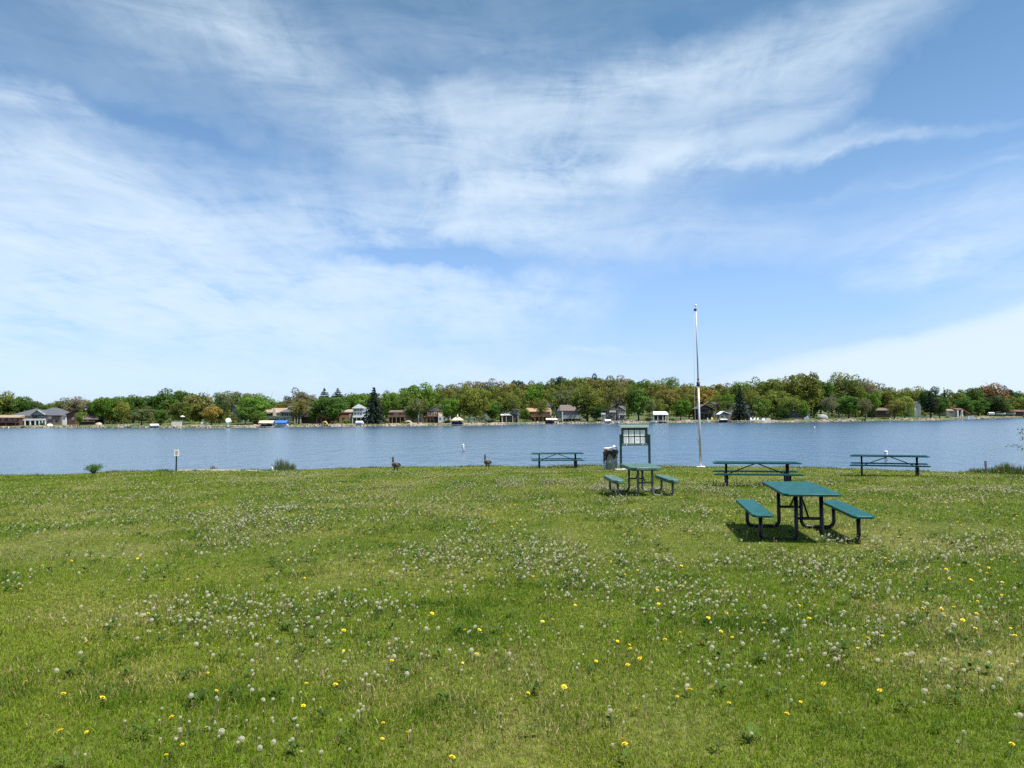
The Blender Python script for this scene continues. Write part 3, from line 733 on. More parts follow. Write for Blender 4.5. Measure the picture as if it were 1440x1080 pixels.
# ---------------------------------------------------------------- geese
def goose_mats():
    for nm, c in dict(goose_black=(.008, .008, .009), goose_white=(.7, .68, .64), goose_brown=(.082, .058, .045), goose_pale=(.30, .23, .18), goose_wing=(.068, .047, .037)).items():
        C(nm, c, rough=.7, var=.35, scale=26, stretch=(.5, 1.6, 1.6))
goose_mats()
GM = ['goose_black', 'goose_white', 'goose_brown', 'goose_pale']

def goose(label, px, d, heading, head_turn, head_down, step):
    t = thing('goose', label, 'goose', ground_at(px, d), heading, 'geese on the lawn')
    # body axis +x forward; spine points: (x, y, z, half-width, half-height, material)
    sp = [(-.36, 0, .275, .012, .006, 0), (-.30, 0, .285, .045, .022, 0), (-.24, 0, .295, .075, .055, 1), (-.16, 0, .305, .105, .092, 2), (-.04, 0, .315, .128, .118, 2), (.08, 0, .325, .122, .116, 2),
          (.16, 0, .345, .095, .096, 3), (.20, 0, .385, .064, .066, 3), (.212, 0, .425, .050, .052, 0), (.214, 0, .48, .038, .040, 0), (.212, 0, .56, .033, .035, 0), (.214, 0, .62, .034, .036, 0)]
    hd = Vector((math.cos(head_turn), math.sin(head_turn), -head_down)).normalized(); b = Vector((.214, 0, .645))
    pts = [(Vector(p[:3]), p[3], p[4], p[5]) for p in sp]
    for q, w, h, mi in ((.0, .030, .034, 0), (.022, .034, .036, 1), (.05, .033, .033, 1), (.075, .026, .026, 0), (.092, .017, .015, 0), (.118, .014, .010, 0), (.140, .008, .005, 0)):
        pts.append((b + hd * q + Vector((0, 0, .018)), w, h, mi))
    m = MB(); m.smooth = True; n = 14; rings = []
    for i, (c, w, h, mi) in enumerate(pts):
        tg = (pts[min(i + 1, len(pts) - 1)][0] - pts[max(i - 1, 0)][0]).normalized()
        sd = Vector((0, 1, 0)) if i < 12 else Vector((-hd.y, hd.x, 0)).normalized()
        sd = (sd - tg * sd.dot(tg)).normalized(); up = sd.cross(tg) * -1
        if i < 8 and up.z < 0: up = -up
        rings.append([c + sd * (w * math.cos(6.283 * k / n)) + up * (h * math.sin(6.283 * k / n)) for k in range(n)])
    base = len(m.v); m.v += [tuple(v) for r_ in rings for v in r_]
    for i in range(len(rings) - 1):
        for k in range(n):
            m.f.append((i * n + k, i * n + (k + 1) % n, (i + 1) * n + (k + 1) % n, (i + 1) * n + k))
            mi = pts[i][3] if i > 2 else pts[i + 1][3]
            zc = (rings[i][k].z + rings[i + 1][k].z) / 2 - pts[i][0].z
            if i == 1: mi = 0
            if i == 2: mi = 1 if zc < -.03 else 0
            if i in (4, 5) and zc < -.045: mi = 3
            if 13 <= i <= 14 and zc > .012: mi = 0
            m.m.append(mi); m.sm.append(True)
    m.f.append(tuple(range(n - 1, -1, -1))); m.m.append(0); m.sm.append(True)
    m.f.append(tuple((len(rings) - 1) * n + k for k in range(n))); m.m.append(0); m.sm.append(True)
    # legs grow out of the belly: feathered thigh, shank, webbed foot
    for s, ph in ((1, step), (-1, -step)):
        m.cur = 2; hip = Vector((-.02, s * .055, .24)); hock = Vector((-.035 + .05 * ph, s * .05, .125)); ft = Vector((-.01 + .11 * ph, s * .045, .012 + (.03 if ph < 0 else 0)))
        m.tube([hip, (hip + hock) / 2, hock], [.042, .032, .013], 8); m.cur = 0
        m.tube([hock, (hock + ft) / 2, ft], [.012, .009, .010], 7)
        f = ft; m.add([f + Vector((-.015, 0, .006)), f + Vector((.075, -.035, -.006)), f + Vector((.088, 0, -.006)), f + Vector((.075, .035, -.006)), f + Vector((0, 0, .014))], [(0, 1, 4), (1, 2, 4), (2, 3, 4), (3, 0, 4), (0, 3, 2, 1)])
    m.build('body', GM, t)
    for s in (1, -1):
        m = MB(); m.smooth = True; rs = []
        for q in range(9):
            a = q / 8; x = .13 - .44 * a; w = .016 + .018 * math.sin(min(1, a * 1.3) * math.pi); hh = .078 * math.sin(math.pi * (a * .92 + .06)) ** .7
            cy = s * (.112 * math.sin(math.pi * min(1, .35 + .55 * (1 - a))) - .02 + .015 * (1 - a)); cz = .345 - .015 * a + .02 * (1 - a)
            rs.append([Vector((x, cy + s * w * math.cos(6.283 * k / 10), cz + hh * math.sin(6.283 * k / 10))) for k in range(10)])
        m.rings(rs); m.build('wing', 'goose_wing', t)
    return t
goose('brown goose with black neck turning its bill to the left, nearer the sign', 556, 32.3, R(128), R(52), .55, .8)
goose('brown goose walking away with its black neck upright, right of the other goose', 684.5, 35.6, R(118), R(-25), .0, .7)

# ---------------------------------------------------------------- shore plants
def leafy(name, label, cat, px, d, rx, rz_, h, n, leaf, col, stems=10, group=None, base=None, droop=0.0):
    c = ground_at(px, d) if base is None else base
    t = thing(name, label, cat, c, 0, group); V, Q, K = [], [], []
    g = random.Random(int(px) * 3 + n); tips = []
    ms = MB(); ms.smooth = True
    for k in range(stems):
        a = g.uniform(0, 6.283); q = g.uniform(.2, 1) ** .6; tip = Vector((rx * q * math.cos(a), rx * q * math.sin(a) * .8, h * g.uniform(.55, 1) * (1 - .35 * q * q)))
        mid = tip * .5 + Vector((0, 0, h * .12)); ms.tube([(tip.x * .08, tip.y * .08, -.03), mid, tip], [leaf * .13, leaf * .09, leaf * .04], 5); tips.append((mid, tip))
    for i in range(n):
        mid, tip = g.choice(tips); f = g.random() ** .6; p = mid.lerp(tip, f) if g.random() < .75 else Vector((0, 0, 0)).lerp(mid, g.uniform(.4, 1))
        p = p + Vector((g.gauss(0, leaf * 1.1), g.gauss(0, leaf * 1.1), g.gauss(0, leaf * .8)))
        if p.z < .01: p.z = .02
        dr = Vector((g.gauss(0, 1), g.gauss(0, 1), g.gauss(.3 - droop, .7))).normalized(); sd = dr.cross(Vector((g.gauss(0, 1), g.gauss(0, 1), g.gauss(0, 1)))).normalized(); l = leaf * g.uniform(.6, 1.3); w = l * .22
        o = len(V); V += [p, p + dr * l * .5 + sd * w, p + dr * l, p + dr * l * .5 - sd * w]; Q.append((o, o + 1, o + 2, o + 3)); tt = g.uniform(.65, 1.35); K += [(col[0] * tt, col[1] * tt, col[2] * tt)] * 4
    link('foliage', np_mesh('foliage', [tuple(v) for v in V], Q, np.full(len(Q), 4), 'plant_leaf', ('col', np.array(K))), t)
    ms.build('stem', 'bark', t); return t

def reeds(name, label, cat, px, d, w, h, n, col, group=None, dep=.3, base=None, bw=.006):
    c = ground_at(px, d) if base is None else base
    t = thing(name, label, cat, c, 0, group); V, Q, K = [], [], []; g = random.Random(int(px) + n)
    for i in range(n):
        x = g.gauss(0, w * .45); x = max(-w, min(w, x)); y = g.gauss(0, dep * .5); hh = h * g.uniform(.35, 1) * (1 - .25 * abs(x) / w); lx, ly = g.gauss(0, .16) * hh + .10 * x, g.gauss(0, .16) * hh
        z = float(lawn_z(c.x + x, min(c.y + y, float(edge(c.x + x))))) - c.z if base is None else 0
        o = len(V); b = bw * g.uniform(.7, 1.5)
        V += [(x - b, y, z - .02), (x + b, y, z - .02), (x + lx * .35 + b, y + ly * .35, z + hh * .6), (x + lx * .35 - b, y + ly * .35, z + hh * .6), (x + lx, y + ly, z + hh)]
        Q += [(o, o + 1, o + 2, o + 3), (o + 3, o + 2, o + 4)]; tt = g.uniform(.6, 1.4); k = g.random()
        cc = tuple(col[j] * tt * (1 - .5 * k) + (.24, .21, .10)[j] * tt * .5 * k for j in range(3)); K += [cc] * 5
    loops = [i for q in Q for i in q]; tag(t)
    link('blades', np_mesh('blades', V, loops, [len(q) for q in Q], 'plant_leaf', ('col', np.array(K))), t)
    return t
leafy('shore_bush', 'round leafy green bush at the lawn edge, left of the sign', 'bush', 133, 33.9, .38, .3, .54, 1300, .06, (.085, .18, .045), stems=26)
reeds('weed_tuft', 'low brownish weed tuft just right of the round bush', 'weeds', 158, 34.1, .35, .17, 60, (.16, .15, .06))
reeds('weed_tuft', 'low green weed tuft just left of the sign post', 'weeds', 233, 35.5, .30, .15, 90, (.09, .13, .05))
reeds('weed_tuft', 'small weed tuft between the sign and the tall reeds', 'weeds', 300, 36.6, .18, .25, 40, (.09, .13, .06))
reeds('reed_clump', 'tall pale reed clump behind a leaning white stake', 'reeds', 396, 36.6, .42, .66, 230, (.10, .15, .08), dep=.5)
reeds('reed_clump', 'shorter olive reed clump right of the tall pale reeds', 'reeds', 411, 36.5, .18, .42, 90, (.12, .14, .06))
p = ground_at(385.2, 35.9); o = thing('stake', 'thin white stake leaning left beside the reeds', 'stake', p, 0); o.rotation_euler = (0, R(-22), 0)
m = MB(); m.smooth = True; m.tube([(0, 0, -.05), (0, 0, .24)], .014, 8); m.build('shaft', 'white_paint', o); m = MB(); m.smooth = True; m.ell((0, 0, .245), (.016, .016, .012), 8, 5); m.build('tip', 'white_paint', o)
for i, (px, w, h, n, lab) in enumerate(((1364, .16, .24, 70, 'sparse low weeds at the left end of the green shore growth on the right'), (1375, .16, .26, 90, 'low weeds just left of the dark wooden stake'), (1391, .16, .28, 110, 'weeds touching the right side of the dark wooden stake'),
                                        (1402, .18, .42, 130, 'taller weeds right of the dark wooden stake'), (1414, .20, .50, 190, 'tallest thick weeds right of the wooden stake'), (1428, .20, .38, 150, 'thick green weeds cut by the right picture edge'), (1443, .22, .38, 150, 'weeds at the far right foot of the shore shrub'))):
    u = (px - 720) / FPX; yy = 28.0
    for _ in range(40): yy = .5 * yy + .5 * float(edge(u * yy))
    c = ground_at(px, yy - .15); reeds('shore_weeds', lab, 'weeds', px, yy - .12, w, h, n, (.075, .135, .03), 'weeds along the right shore', dep=.25)
u = (1383.5 - 720) / FPX; yy = 28.0
for _ in range(40): yy = .5 * yy + .5 * float(edge(u * yy))
p = ground_at(1383.5, yy - .12); o = thing('wooden_stake', 'dark weathered wooden stake standing in the right shore weeds', 'stake', p, 0)
m = MB(); m.slab([(-.028, -.025), (.028, -.025), (.028, .025), (-.028, .025)], -.1, .43, .006); m.build('shaft', 'weathered_wood', o); m = MB(); m.box(-.030, .030, -.027, .027, .433, .447); m.build('end_grain', 'dark_backing', o)
# leafy shrub whose branch tips reach in at the right edge
yy = 24.5; p = Vector((XAT(1476, yy), yy, 0)); p.z = float(lawn_z(p.x, p.y)) - .02 if yy < edge(p.x) else float(lawn_z(p.x, float(edge(p.x)))) - .15
leafy('shore_shrub', 'thin leafy branches of a shrub at the right picture edge', 'shrub', 1476, yy, 1.25, .9, 2.15, 2600, .07, (.085, .12, .04), stems=40, base=p, droop=.4)

# ---------------------------------------------------------------- buoys
def buoy(label, px, py_bottom, hgt, dia, bands=True):
    k = (py_bottom - horizon(px)) / FPX; D = (CAM.z - WATER_Z) / k; x = XAT(px, D)
    t = thing('buoy', label, 'buoy', (x, D, WATER_Z), 0, 'white buoys on the lake'); t.rotation_euler = (R(2), R(-3), 0)
    m = MB(); m.smooth = True; r = dia / 2; m.lathe([(r, -.3), (r, hgt * .94), (r * .93, hgt * .98), (r * .5, hgt)], 16); m.build('float', 'white_paint', t)
    if bands:
        for z in (.2, .80):
            m = MB(); m.smooth = True; m.lathe([(r + .002, hgt * z), (r + .004, hgt * (z + .01)), (r + .004, hgt * (z + .06)), (r + .002, hgt * (z + .07))], 16); m.build('band', 'buoy_orange', t)
        m = MB(); g = hgt * .5; q = r * .62
        pts = [Vector((0, -r - .004, g + q)), Vector((q, -r * .8 - .004, g)), Vector((0, -r - .004, g - q)), Vector((-q, -r * .8 - .004, g))]; m.add(pts, [(3, 2, 1, 0)]); m.build('diamond_mark', 'buoy_orange', t)
buoy('white swim buoy in the water, left of the right-hand goose', 651.5, 635, .74, .20)
buoy('white buoy with faint orange marks behind the farthest right table', 1244.5, 646.5, .66, .24)
buoy('small white buoy in open water near the middle of the right half', 1145, 605.5, .8, .22, False)
buoy('tiny white buoy in front of the brown house far right of the spruce', 1251.3, 593.2, 1.3, .36, False)
buoy('tiny white buoy in front of the orange-roofed house', 756, 597.6, 1.3, .38, False)
buoy('tiny white buoy before the low brown deck house, leftmost of all', 12.5, 603.5, .9, .36, False)
# ---------------------------------------------------------------- houses, docks and boats on the far shore
class HS:
    def __init__(s, name, label, cat, px, t, group=None, water=False):
        s.D = shoreD(px) + t; z = WATER_Z if water else far_z(px, t)
        s.o = Vector((XAT(px, s.D), s.D, z)); s.root = thing(name, label, cat, s.o, 0, group)
    def P(s, px, py, d=0):
        p = W(px, py, s.D); return Vector((p.x - s.o.x, d, p.z - s.o.z))
    def box(s, part, px0, py0, px1, py1, d0, d1, m_, base=False, parent=None, label=None):
        a = s.P(px0, py1); b = s.P(px1, py0); z0 = -.6 if base else a.z
        m = MB(); m.box(a.x, b.x, d0, d1, z0, b.z); o = m.build(part, m_, parent or s.root)
        if label: o['label'] = label
        return o
    def win(s, px0, py0, px1, py1, d=0.0, fr='white_siding', bars=1):
        a = s.P(px0, py1); b = s.P(px1, py0); e = .09; y = d - .06
        m = MB(); m.box(a.x, b.x, y, d + .05, a.z, a.z + e); m.box(a.x, b.x, y, d + .05, b.z - e, b.z); m.box(a.x, a.x + e, y, d + .05, a.z + e, b.z - e); m.box(b.x - e, b.x, y, d + .05, a.z + e, b.z - e)
        for k in range(1, bars + 1):
            x = a.x + (b.x - a.x) * k / (bars + 1); m.box(x - .04, x + .04, y + .002, d + .05, a.z + e, b.z - e)
        f = m.build('window', fr, s.root)
        m = MB(); m.box(a.x + e, b.x - e, d - .02, d + .04, a.z + e, b.z - e); m.build('pane', 'window_glass', f)
    def door(s, px0, py0, px1, py1, d=0.0, m_='dark_siding'):
        o = s.box('door', px0, py0, px1, py1, d - .05, d + .05, m_); a = s.P(px1, (py0 + py1) / 2)
        m = MB(); m.box(a.x - .22, a.x - .12, d - .12, d - .052, a.z - .05, a.z + .05); m.build('handle', 'silver', o)
    def gable(s, px0, px1, py_eave, pxp, py_peak, depth, roof, wall, over=.5, d=0.0, py_eave_r=None):
        a = s.P(px0, py_eave); b = s.P(px1, py_eave_r or py_eave); c = s.P(pxp, py_peak); th = Vector((0, 0, .24))
        m = MB(); k = .22
        def shr(p): return Vector((c.x + (p.x - c.x) * .93, 0, p.z + (c.z - p.z) * .07 * .6))
        m.prism([shr(a) , shr(b), c + Vector((0, 0, -.05))], Vector((0, d, -.03)), Vector((0, d + depth, -.03))); m.build('gable_wall', wall, s.root)
        m = MB()
        for p, q in ((a, c), (c, b)): m.prism([p, q, q + th, p + th], Vector((0, d - over, 0)), Vector((0, d + depth + over, 0)))
        return m.build('roof', roof, s.root)
    def sroof(s, px0, px1, py_eave, py_ridge, depth, roof, inset=0.0, over=.6, d=0.0, part='roof'):
        a = s.P(px0, py_eave); b = s.P(px1, py_eave); zr = W(px0, py_ridge, s.D + d + depth / 2).z - s.o.z; zr2 = W(px1, py_ridge, s.D + d + depth / 2).z - s.o.z
        y0, y1, ym = d - over, d + depth + over, d + depth / 2; i0 = inset / FPX * s.D
        m = MB(); th = .22
        vs = [(a.x, y0, a.z), (b.x, y0, b.z), (b.x, y1, b.z), (a.x, y1, a.z), (a.x, y0, a.z + th), (b.x, y0, b.z + th), (b.x, y1, b.z + th), (a.x, y1, a.z + th), (a.x + i0, ym, zr), (b.x - i0, ym, zr2)]
        m.add(vs, [(0, 3, 2, 1), (0, 1, 5, 4), (1, 2, 6, 5), (2, 3, 7, 6), (3, 0, 4, 7), (4, 5, 9, 8), (6, 7, 8, 9), (5, 6, 9), (7, 4, 8)], False)
        return m.build(part, roof, s.root)
    def deck(s, px0, px1, py_floor, py_rail, d0, d1, floor, rail, posts=4, py_bot=None, bal=True):
        a = s.P(px0, py_floor); b = s.P(px1, py_rail); m = MB(); m.box(a.x, b.x, d0, d1, a.z - .25, a.z); fl = m.build('deck', floor, s.root)
        m = MB(); m.box(a.x, b.x, d0 - .06, d0 + .04, b.z - .10, b.z); m.box(a.x, b.x, d0 - .04, d0 + .02, a.z + .06, a.z + .14)
        n = max(3, int((b.x - a.x) / .3))
        for k in range(n + 1):
            x = a.x + (b.x - a.x) * k / n; w = .06 if bal else .03; m.box(x - w, x + w, d0 - .03, d0 + .01, a.z + .14, b.z - .10)
        m.build('railing', rail, fl)
        z0 = -.6 if py_bot is None else s.P(px0, py_bot).z
        for k in range(posts):
            x = a.x + .1 + (b.x - a.x - .2) * k / max(1, posts - 1); m = MB(); m.box(x - .1, x + .1, d0 + .05, d0 + .25, z0, a.z - .252); m.build('deck_post', floor, s.root)
    def posts(s, pxl, py0, py1, d, w, m_, part='post', base=True):
        for px in pxl:
            a = s.P(px, py1); b = s.P(px, py0); m = MB(); m.box(a.x - w / 2, a.x + w / 2, d - w / 2, d + w / 2, -.8 if base else a.z, b.z); m.build(part, m_, s.root)

HG = 'houses along the far shore'
h = HS('deck_house', 'low reddish brown deck house cut by the left picture edge', 'house', 6, 12, HG)
h.box('wall', -40, 588, 27, 592.5, 0, 8, 'red_siding', base=True); h.sroof(-44, 28, 587.6, 583.8, 8, 'tan_shingle', over=1.2)
for a in (-20, 2, 12, 19): h.win(a, 588.8, a + 4, 591.3)
h.deck(-40, 28, 594.2, 591.8, -3, -.05, 'red_siding', 'deck_red', 6)
m = MB(); a = h.P(-2, 598.5); b = h.P(6, 592)
for k in range(7): m.box(a.x + (b.x - a.x) * k / 7, a.x + (b.x - a.x) * (k + 1) / 7, -4.6, -3.2, b.z - (b.z - a.z) * (k + 1) / 7 - .1, b.z - (b.z - a.z) * (k + 1) / 7)
m.build('stairs', 'deck_red', h.root)

h = HS('lake_house', 'wide house with big grey hip roof and white balcony band', 'house', 50, 24, HG)
h.box('wall', 27, 585.5, 86, 594, 0, 14, 'brick', base=True)
h.box('balcony_band', 32, 588.6, 67, 591, -1.6, -1.4, 'white_siding'); h.box('balcony_floor', 32, 591, 67, 591.7, -1.6, -.01, 'white_siding')
h.box('upper_wall', 32, 585, 67, 588.5, -.25, -.01, 'grey_siding')
for a in (33, 39.5, 53.5, 59, 63): h.win(a, 585.6, a + 4.6, 588.3, -.25)
h.box('bay', 47, 584.5, 53, 588.5, -.9, -.26, 'dark_siding')
h.posts((38, 45.4, 52.4, 58, 62.4, 66.6), 591.8, 595, -1.5, .45, 'white_siding')
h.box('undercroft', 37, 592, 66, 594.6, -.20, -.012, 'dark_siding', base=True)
h.box('siding_panel', 67.2, 585.2, 73, 589.5, -.12, -.01, 'cream_siding'); h.win(75, 590.5, 77, 593); h.door(79, 590.5, 80.6, 594)
h.sroof(12, 66, 585.3, 574.6, 14, 'grey_shingle', inset=26)
h.sroof(44, 86, 584.6, 573.2, 14, 'grey_shingle', inset=18, part='roof')
h.gable(46, 67, 584, 56, 577, 5, 'grey_shingle', 'grey_siding', d=-1.2)
m = MB(); a = h.P(56.5, 577.6); b = h.P(66.8, 583.8); m.prism([a, b, b + Vector((0, 0, .5)), a + Vector((0, 0, .5))], Vector((0, -1.85, 0)), Vector((0, -1.75, 0))); m.build('fascia', 'white_siding', h.root)
h.box('chimney', 26.2, 582.7, 27.4, 585.2, 3, 3.8, 'white_siding')
h = HS('gable_garage', 'small building with a bright white sloping gable edge', 'garage', 84, 46, HG)
h.box('wall', 79, 583, 88, 590, 0, 6, 'white_siding', base=True); h.gable(76, 88, 586, 78.5, 579.6, 6, 'white_siding', 'grey_siding', py_eave_r=587); h.win(85, 587.4, 87, 589.4)
h = HS('barn', 'tall red-brown barn-like house with a slanting dark roof', 'house', 99, 26, HG)
h.box('wall', 94, 584.6, 105.5, 591, 0, 8, 'red_siding', base=True)
m = MB(); p = [h.P(94, 584.7), h.P(105.5, 584.7), h.P(105.5, 577.8), h.P(94, 583)]; m.prism(p, Vector((0, .01, 0)), Vector((0, 7.9, 0))); m.build('gable_wall', 'red_siding', h.root)
m = MB(); p = [h.P(92.5, 583.6), h.P(107.5, 576.8), h.P(107.5, 575.9), h.P(92.5, 582.6)]; m.prism(p, Vector((0, -.6, 0)), Vector((0, 8.6, 0))); m.build('roof', 'dark_siding', h.root)
h.win(101.5, 587, 104, 590.2, bars=0); h.box('lean_to', 88.5, 586, 93.8, 591, -.5, 5, 'white_siding', base=True); h.sroof(88, 94, 585.8, 584, 5, 'grey_shingle', d=-.5, over=.3); h.win(90, 587, 92.6, 589.5, -.5)
h = HS('cottage', 'low dark cottage half hidden under trees with a tan boulder beside it', 'house', 124, 24, HG)
h.box('wall', 112, 590.3, 134, 594, 0, 7, 'dark_siding', base=True); h.sroof(110, 137, 590.2, 584.6, 7, 'brown_shingle'); h.win(115, 591, 118, 593); h.win(121, 591, 125, 593); h.box('deck_edge', 112, 592.6, 134, 593.2, -1.4, -.01, 'deck_wood')
def boulder(label, px, t, r, col='stone'):
    p = far_pt(px, t); m = MB(); m.smooth = True; g = random.Random(int(px)); rs = []
    for q, z in ((1, -.3), (1.02, .15), (.9, .5), (.6, .85), (.2, 1.0)): rs.append([Vector((r * q * g.uniform(.85, 1.15) * math.cos(6.283 * k / 9), r * .8 * q * g.uniform(.85, 1.15) * math.sin(6.283 * k / 9), r * .8 * z)) for k in range(9)])
    m.rings(rs); o = m.build('boulder', col, None, p); tag(o, label, 'boulder'); return o
boulder('large pale boulder right of the low dark cottage', 139, 16, 1.5)
boulder('long white rock below the white balcony house', 70, 5, 1.3, 'white_siding')
h = HS('blue_grey_house', 'narrow blue-grey house glimpsed between the trees left of the tan-roofed house', 'house', 330, 55, HG)
h.box('wall', 326, 575.5, 335, 590, 0, 8, 'grey_siding', base=True); h.gable(324, 336.5, 575.8, 330, 571.2, 8, 'grey_shingle', 'grey_siding'); h.win(328, 577, 332, 580)

h = HS('long_house', 'long house with tan roof, white chimney and bay windows', 'house', 405, 26, HG)
h.box('wall', 372, 581, 446, 592, 0, 10, 'white_siding', base=True); h.sroof(369, 428, 580.8, 573.8, 10, 'tan_shingle', inset=3)
h.box('chimney', 384.6, 576, 389, 585, -.9, .8, 'chimney_white')
h.box('dark_wall', 374, 581.4, 384, 584.5, -.06, -.01, 'dark_siding'); h.win(389.8, 582, 392.5, 584.6)
h.box('tower_wall', 403, 573, 428, 581, 2, 9, 'grey_siding'); h.sroof(401, 430, 573.6, 568.2, 8, 'grey_shingle', inset=6, d=1.5); h.sroof(396, 432, 580.2, 576, 5, 'grey_shingle', inset=4, d=-2.0, part='lower_roof')
h.box('stack', 405, 567, 411, 573, 4, 6, 'stone')
h.box('bay', 397, 580.4, 411, 586.2, -1.6, -.01, 'grey_siding')
for a in (398, 401.2, 404.4, 407.6): h.win(a, 581, a + 2.8, 585, -1.6, bars=0)
h.box('bay_trim', 396.8, 585.6, 411.2, 586.6, -1.75, -1.61, 'white_siding')
for a in (394, 398.5): h.win(a, 588, a + 3, 591.4)
h.posts((416.4, 420.5, 424.6), 586, 594, -1.8, .55, 'stone', 'carport_post'); h.box('carport_beam', 411.5, 584.6, 446, 586, -2.1, -.02, 'brown_siding'); h.box('carport_back', 411.5, 586.4, 446, 592, -.12, -.02, 'dark_siding', base=True)
h.box('side_wing', 428.5, 576, 446, 584.4, -.3, 8, 'brown_siding'); h.sroof(427, 448, 576, 572.6, 8, 'brown_shingle', over=.4, d=-.2, part='wing_roof'); h.win(433, 578, 437, 581, -.3)

h = HS('brown_deck_house', 'brown house with orange-red deck railing under a big green tree', 'house', 468, 24, HG)
h.box('wall', 446, 580, 497, 592, 0, 8, 'brown_siding', base=True); h.sroof(443, 499, 580.2, 575.6, 8, 'tan_shingle', inset=3); h.deck(447, 474, 587.4, 584, -2.6, -.01, 'deck_red', 'deck_red', 5)
h.box('garage_wall', 478, 584, 491, 592, -1.2, -.01, 'orange_wood', base=True); h.box('stone_pier', 491.6, 582, 496, 592, -1.0, -.01, 'stone', base=True)
for a in (450, 457, 464): h.win(a, 581.4, a + 4.6, 584.6)
h.door(482, 587, 486, 592, -1.2)
h = HS('tower_house', 'tall pale blue house with a pointed roof beside the dark spruce', 'house', 506, 18, HG)
h.box('wall', 496.5, 573.5, 516, 593, 0, 8, 'paleblue_siding', base=True)
a = h.P(494.6, 574.2); b = h.P(512, 574.2); c = h.P(502.5, 567.6)
m = MB(); m.add([Vector((a.x, -.6, a.z)), Vector((b.x, -.6, b.z)), Vector((b.x, 8.4, b.z)), Vector((a.x, 8.4, a.z)), Vector((c.x, 3, c.z))], [(0, 1, 4), (1, 2, 4), (2, 3, 4), (3, 0, 4), (3, 2, 1, 0)], False); m.build('roof', 'grey_siding', h.root)
for (y0, y1) in ((575.2, 577.4), (580.4, 583.4)):
    for a in (498, 502, 506): h.win(a, y0, a + 3.4, y1, bars=0)
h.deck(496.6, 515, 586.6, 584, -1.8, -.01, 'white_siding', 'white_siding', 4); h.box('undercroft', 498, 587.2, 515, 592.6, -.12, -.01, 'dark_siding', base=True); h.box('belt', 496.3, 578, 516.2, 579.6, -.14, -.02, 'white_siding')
h = HS('wood_house', 'low brown house with grey roof and wooden deck right of the dark spruce', 'house', 558, 20, HG)
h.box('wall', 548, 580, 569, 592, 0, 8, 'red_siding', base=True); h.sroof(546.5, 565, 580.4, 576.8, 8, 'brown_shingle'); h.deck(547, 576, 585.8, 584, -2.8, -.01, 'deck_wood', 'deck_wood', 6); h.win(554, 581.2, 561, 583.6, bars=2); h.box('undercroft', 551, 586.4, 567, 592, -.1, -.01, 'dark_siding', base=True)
h.box('stair_wall', 547, 584, 548.6, 590.6, -2.7, -1.2, 'orange_wood', base=True)
h = HS('dark_house', 'dark slate-grey house in the shade behind the pale-trunked tree', 'house', 582, 24, HG)
h.box('wall', 571, 577, 592, 592, 0, 8, 'dark_siding', base=True); h.sroof(569, 594, 577.2, 573.6, 8, 'grey_shingle'); h.win(574, 579, 577, 582, fr='grey_siding'); h.win(580, 579, 583, 582, fr='grey_siding')
boulder('rounded tan boulder in front of the dark slate-grey house', 574, 7, 1.6)

h = HS('gable_house', 'cream gable house with red balcony and three front windows', 'house', 611, 20, HG)
h.box('wall', 600.5, 578, 622, 592, 0, 9, 'cream_siding', base=True); h.gable(598.5, 633, 579.5, 617.5, 569.2, 9, 'grey_shingle', 'cream_siding')
for a, b in ((604.5, 607), (608, 610.4), (611.4, 613.6)): h.win(a, 579.4, b, 583.6, bars=0)
h.win(608.4, 575.8, 610.4, 577.6, bars=0)
h.deck(600, 616.6, 585.4, 582.4, -2.2, -.01, 'deck_red', 'deck_red', 4); h.box('side_pier', 614.8, 579, 616.6, 585, -2.1, -1.7, 'deck_red'); h.box('undercroft', 601.5, 586, 616, 591.6, -.12, -.01, 'red_siding', base=True)
h.win(604, 587, 609, 590.6, -.12)
h.box('wing_wall', 617, 584.6, 633.6, 592, -2.3, -.012, 'white_siding', base=True)
for a in (618.6, 624.6, 629): h.win(a, 586.4, a + 2.8, 589.8, -2.3)
h = HS('small_white_shed', 'small white shed with orange base between the yellow-green tree trunks', 'shed', 682.5, 12)
h.box('wall', 680, 583.6, 685.4, 591, 0, 3, 'white_siding', base=True); h.gable(679, 686.4, 583.8, 682.6, 580.6, 3, 'grey_shingle', 'white_siding', over=.3); h.box('base_panel', 680.6, 588.4, 685, 590.6, -.1, -.01, 'orange_wood'); h.win(681.2, 585, 684.4, 587.4)
h = HS('white_cabin', 'tiny white cabin with dark doorway under the yellow-green tree', 'shed', 667, 12)
h.box('wall', 665, 586.4, 669, 591.6, 0, 2.5, 'white_siding', base=True); h.gable(664.2, 669.8, 586.6, 667, 584.4, 2.5, 'grey_shingle', 'white_siding', over=.3); h.door(666, 588.2, 668, 591.4)
h = HS('boathouse', 'low white-roofed boathouse with black openings left of the orange-roofed house', 'boathouse', 713, 12)
h.box('wall', 706, 583, 729, 592, 0, 6, 'dark_siding', base=True); h.sroof(704, 719, 584.4, 580.2, 6, 'white_siding'); h.sroof(719.6, 730, 577, 574.2, 6, 'grey_shingle', part='rear_roof'); h.box('rear_wall', 720, 577.2, 729.4, 583, .4, 6, 'grey_siding'); h.posts((706.6, 712, 721, 728.6), 584.6, 593, -.3, .35, 'stone')
h.win(722, 578.4, 727, 581, .4)

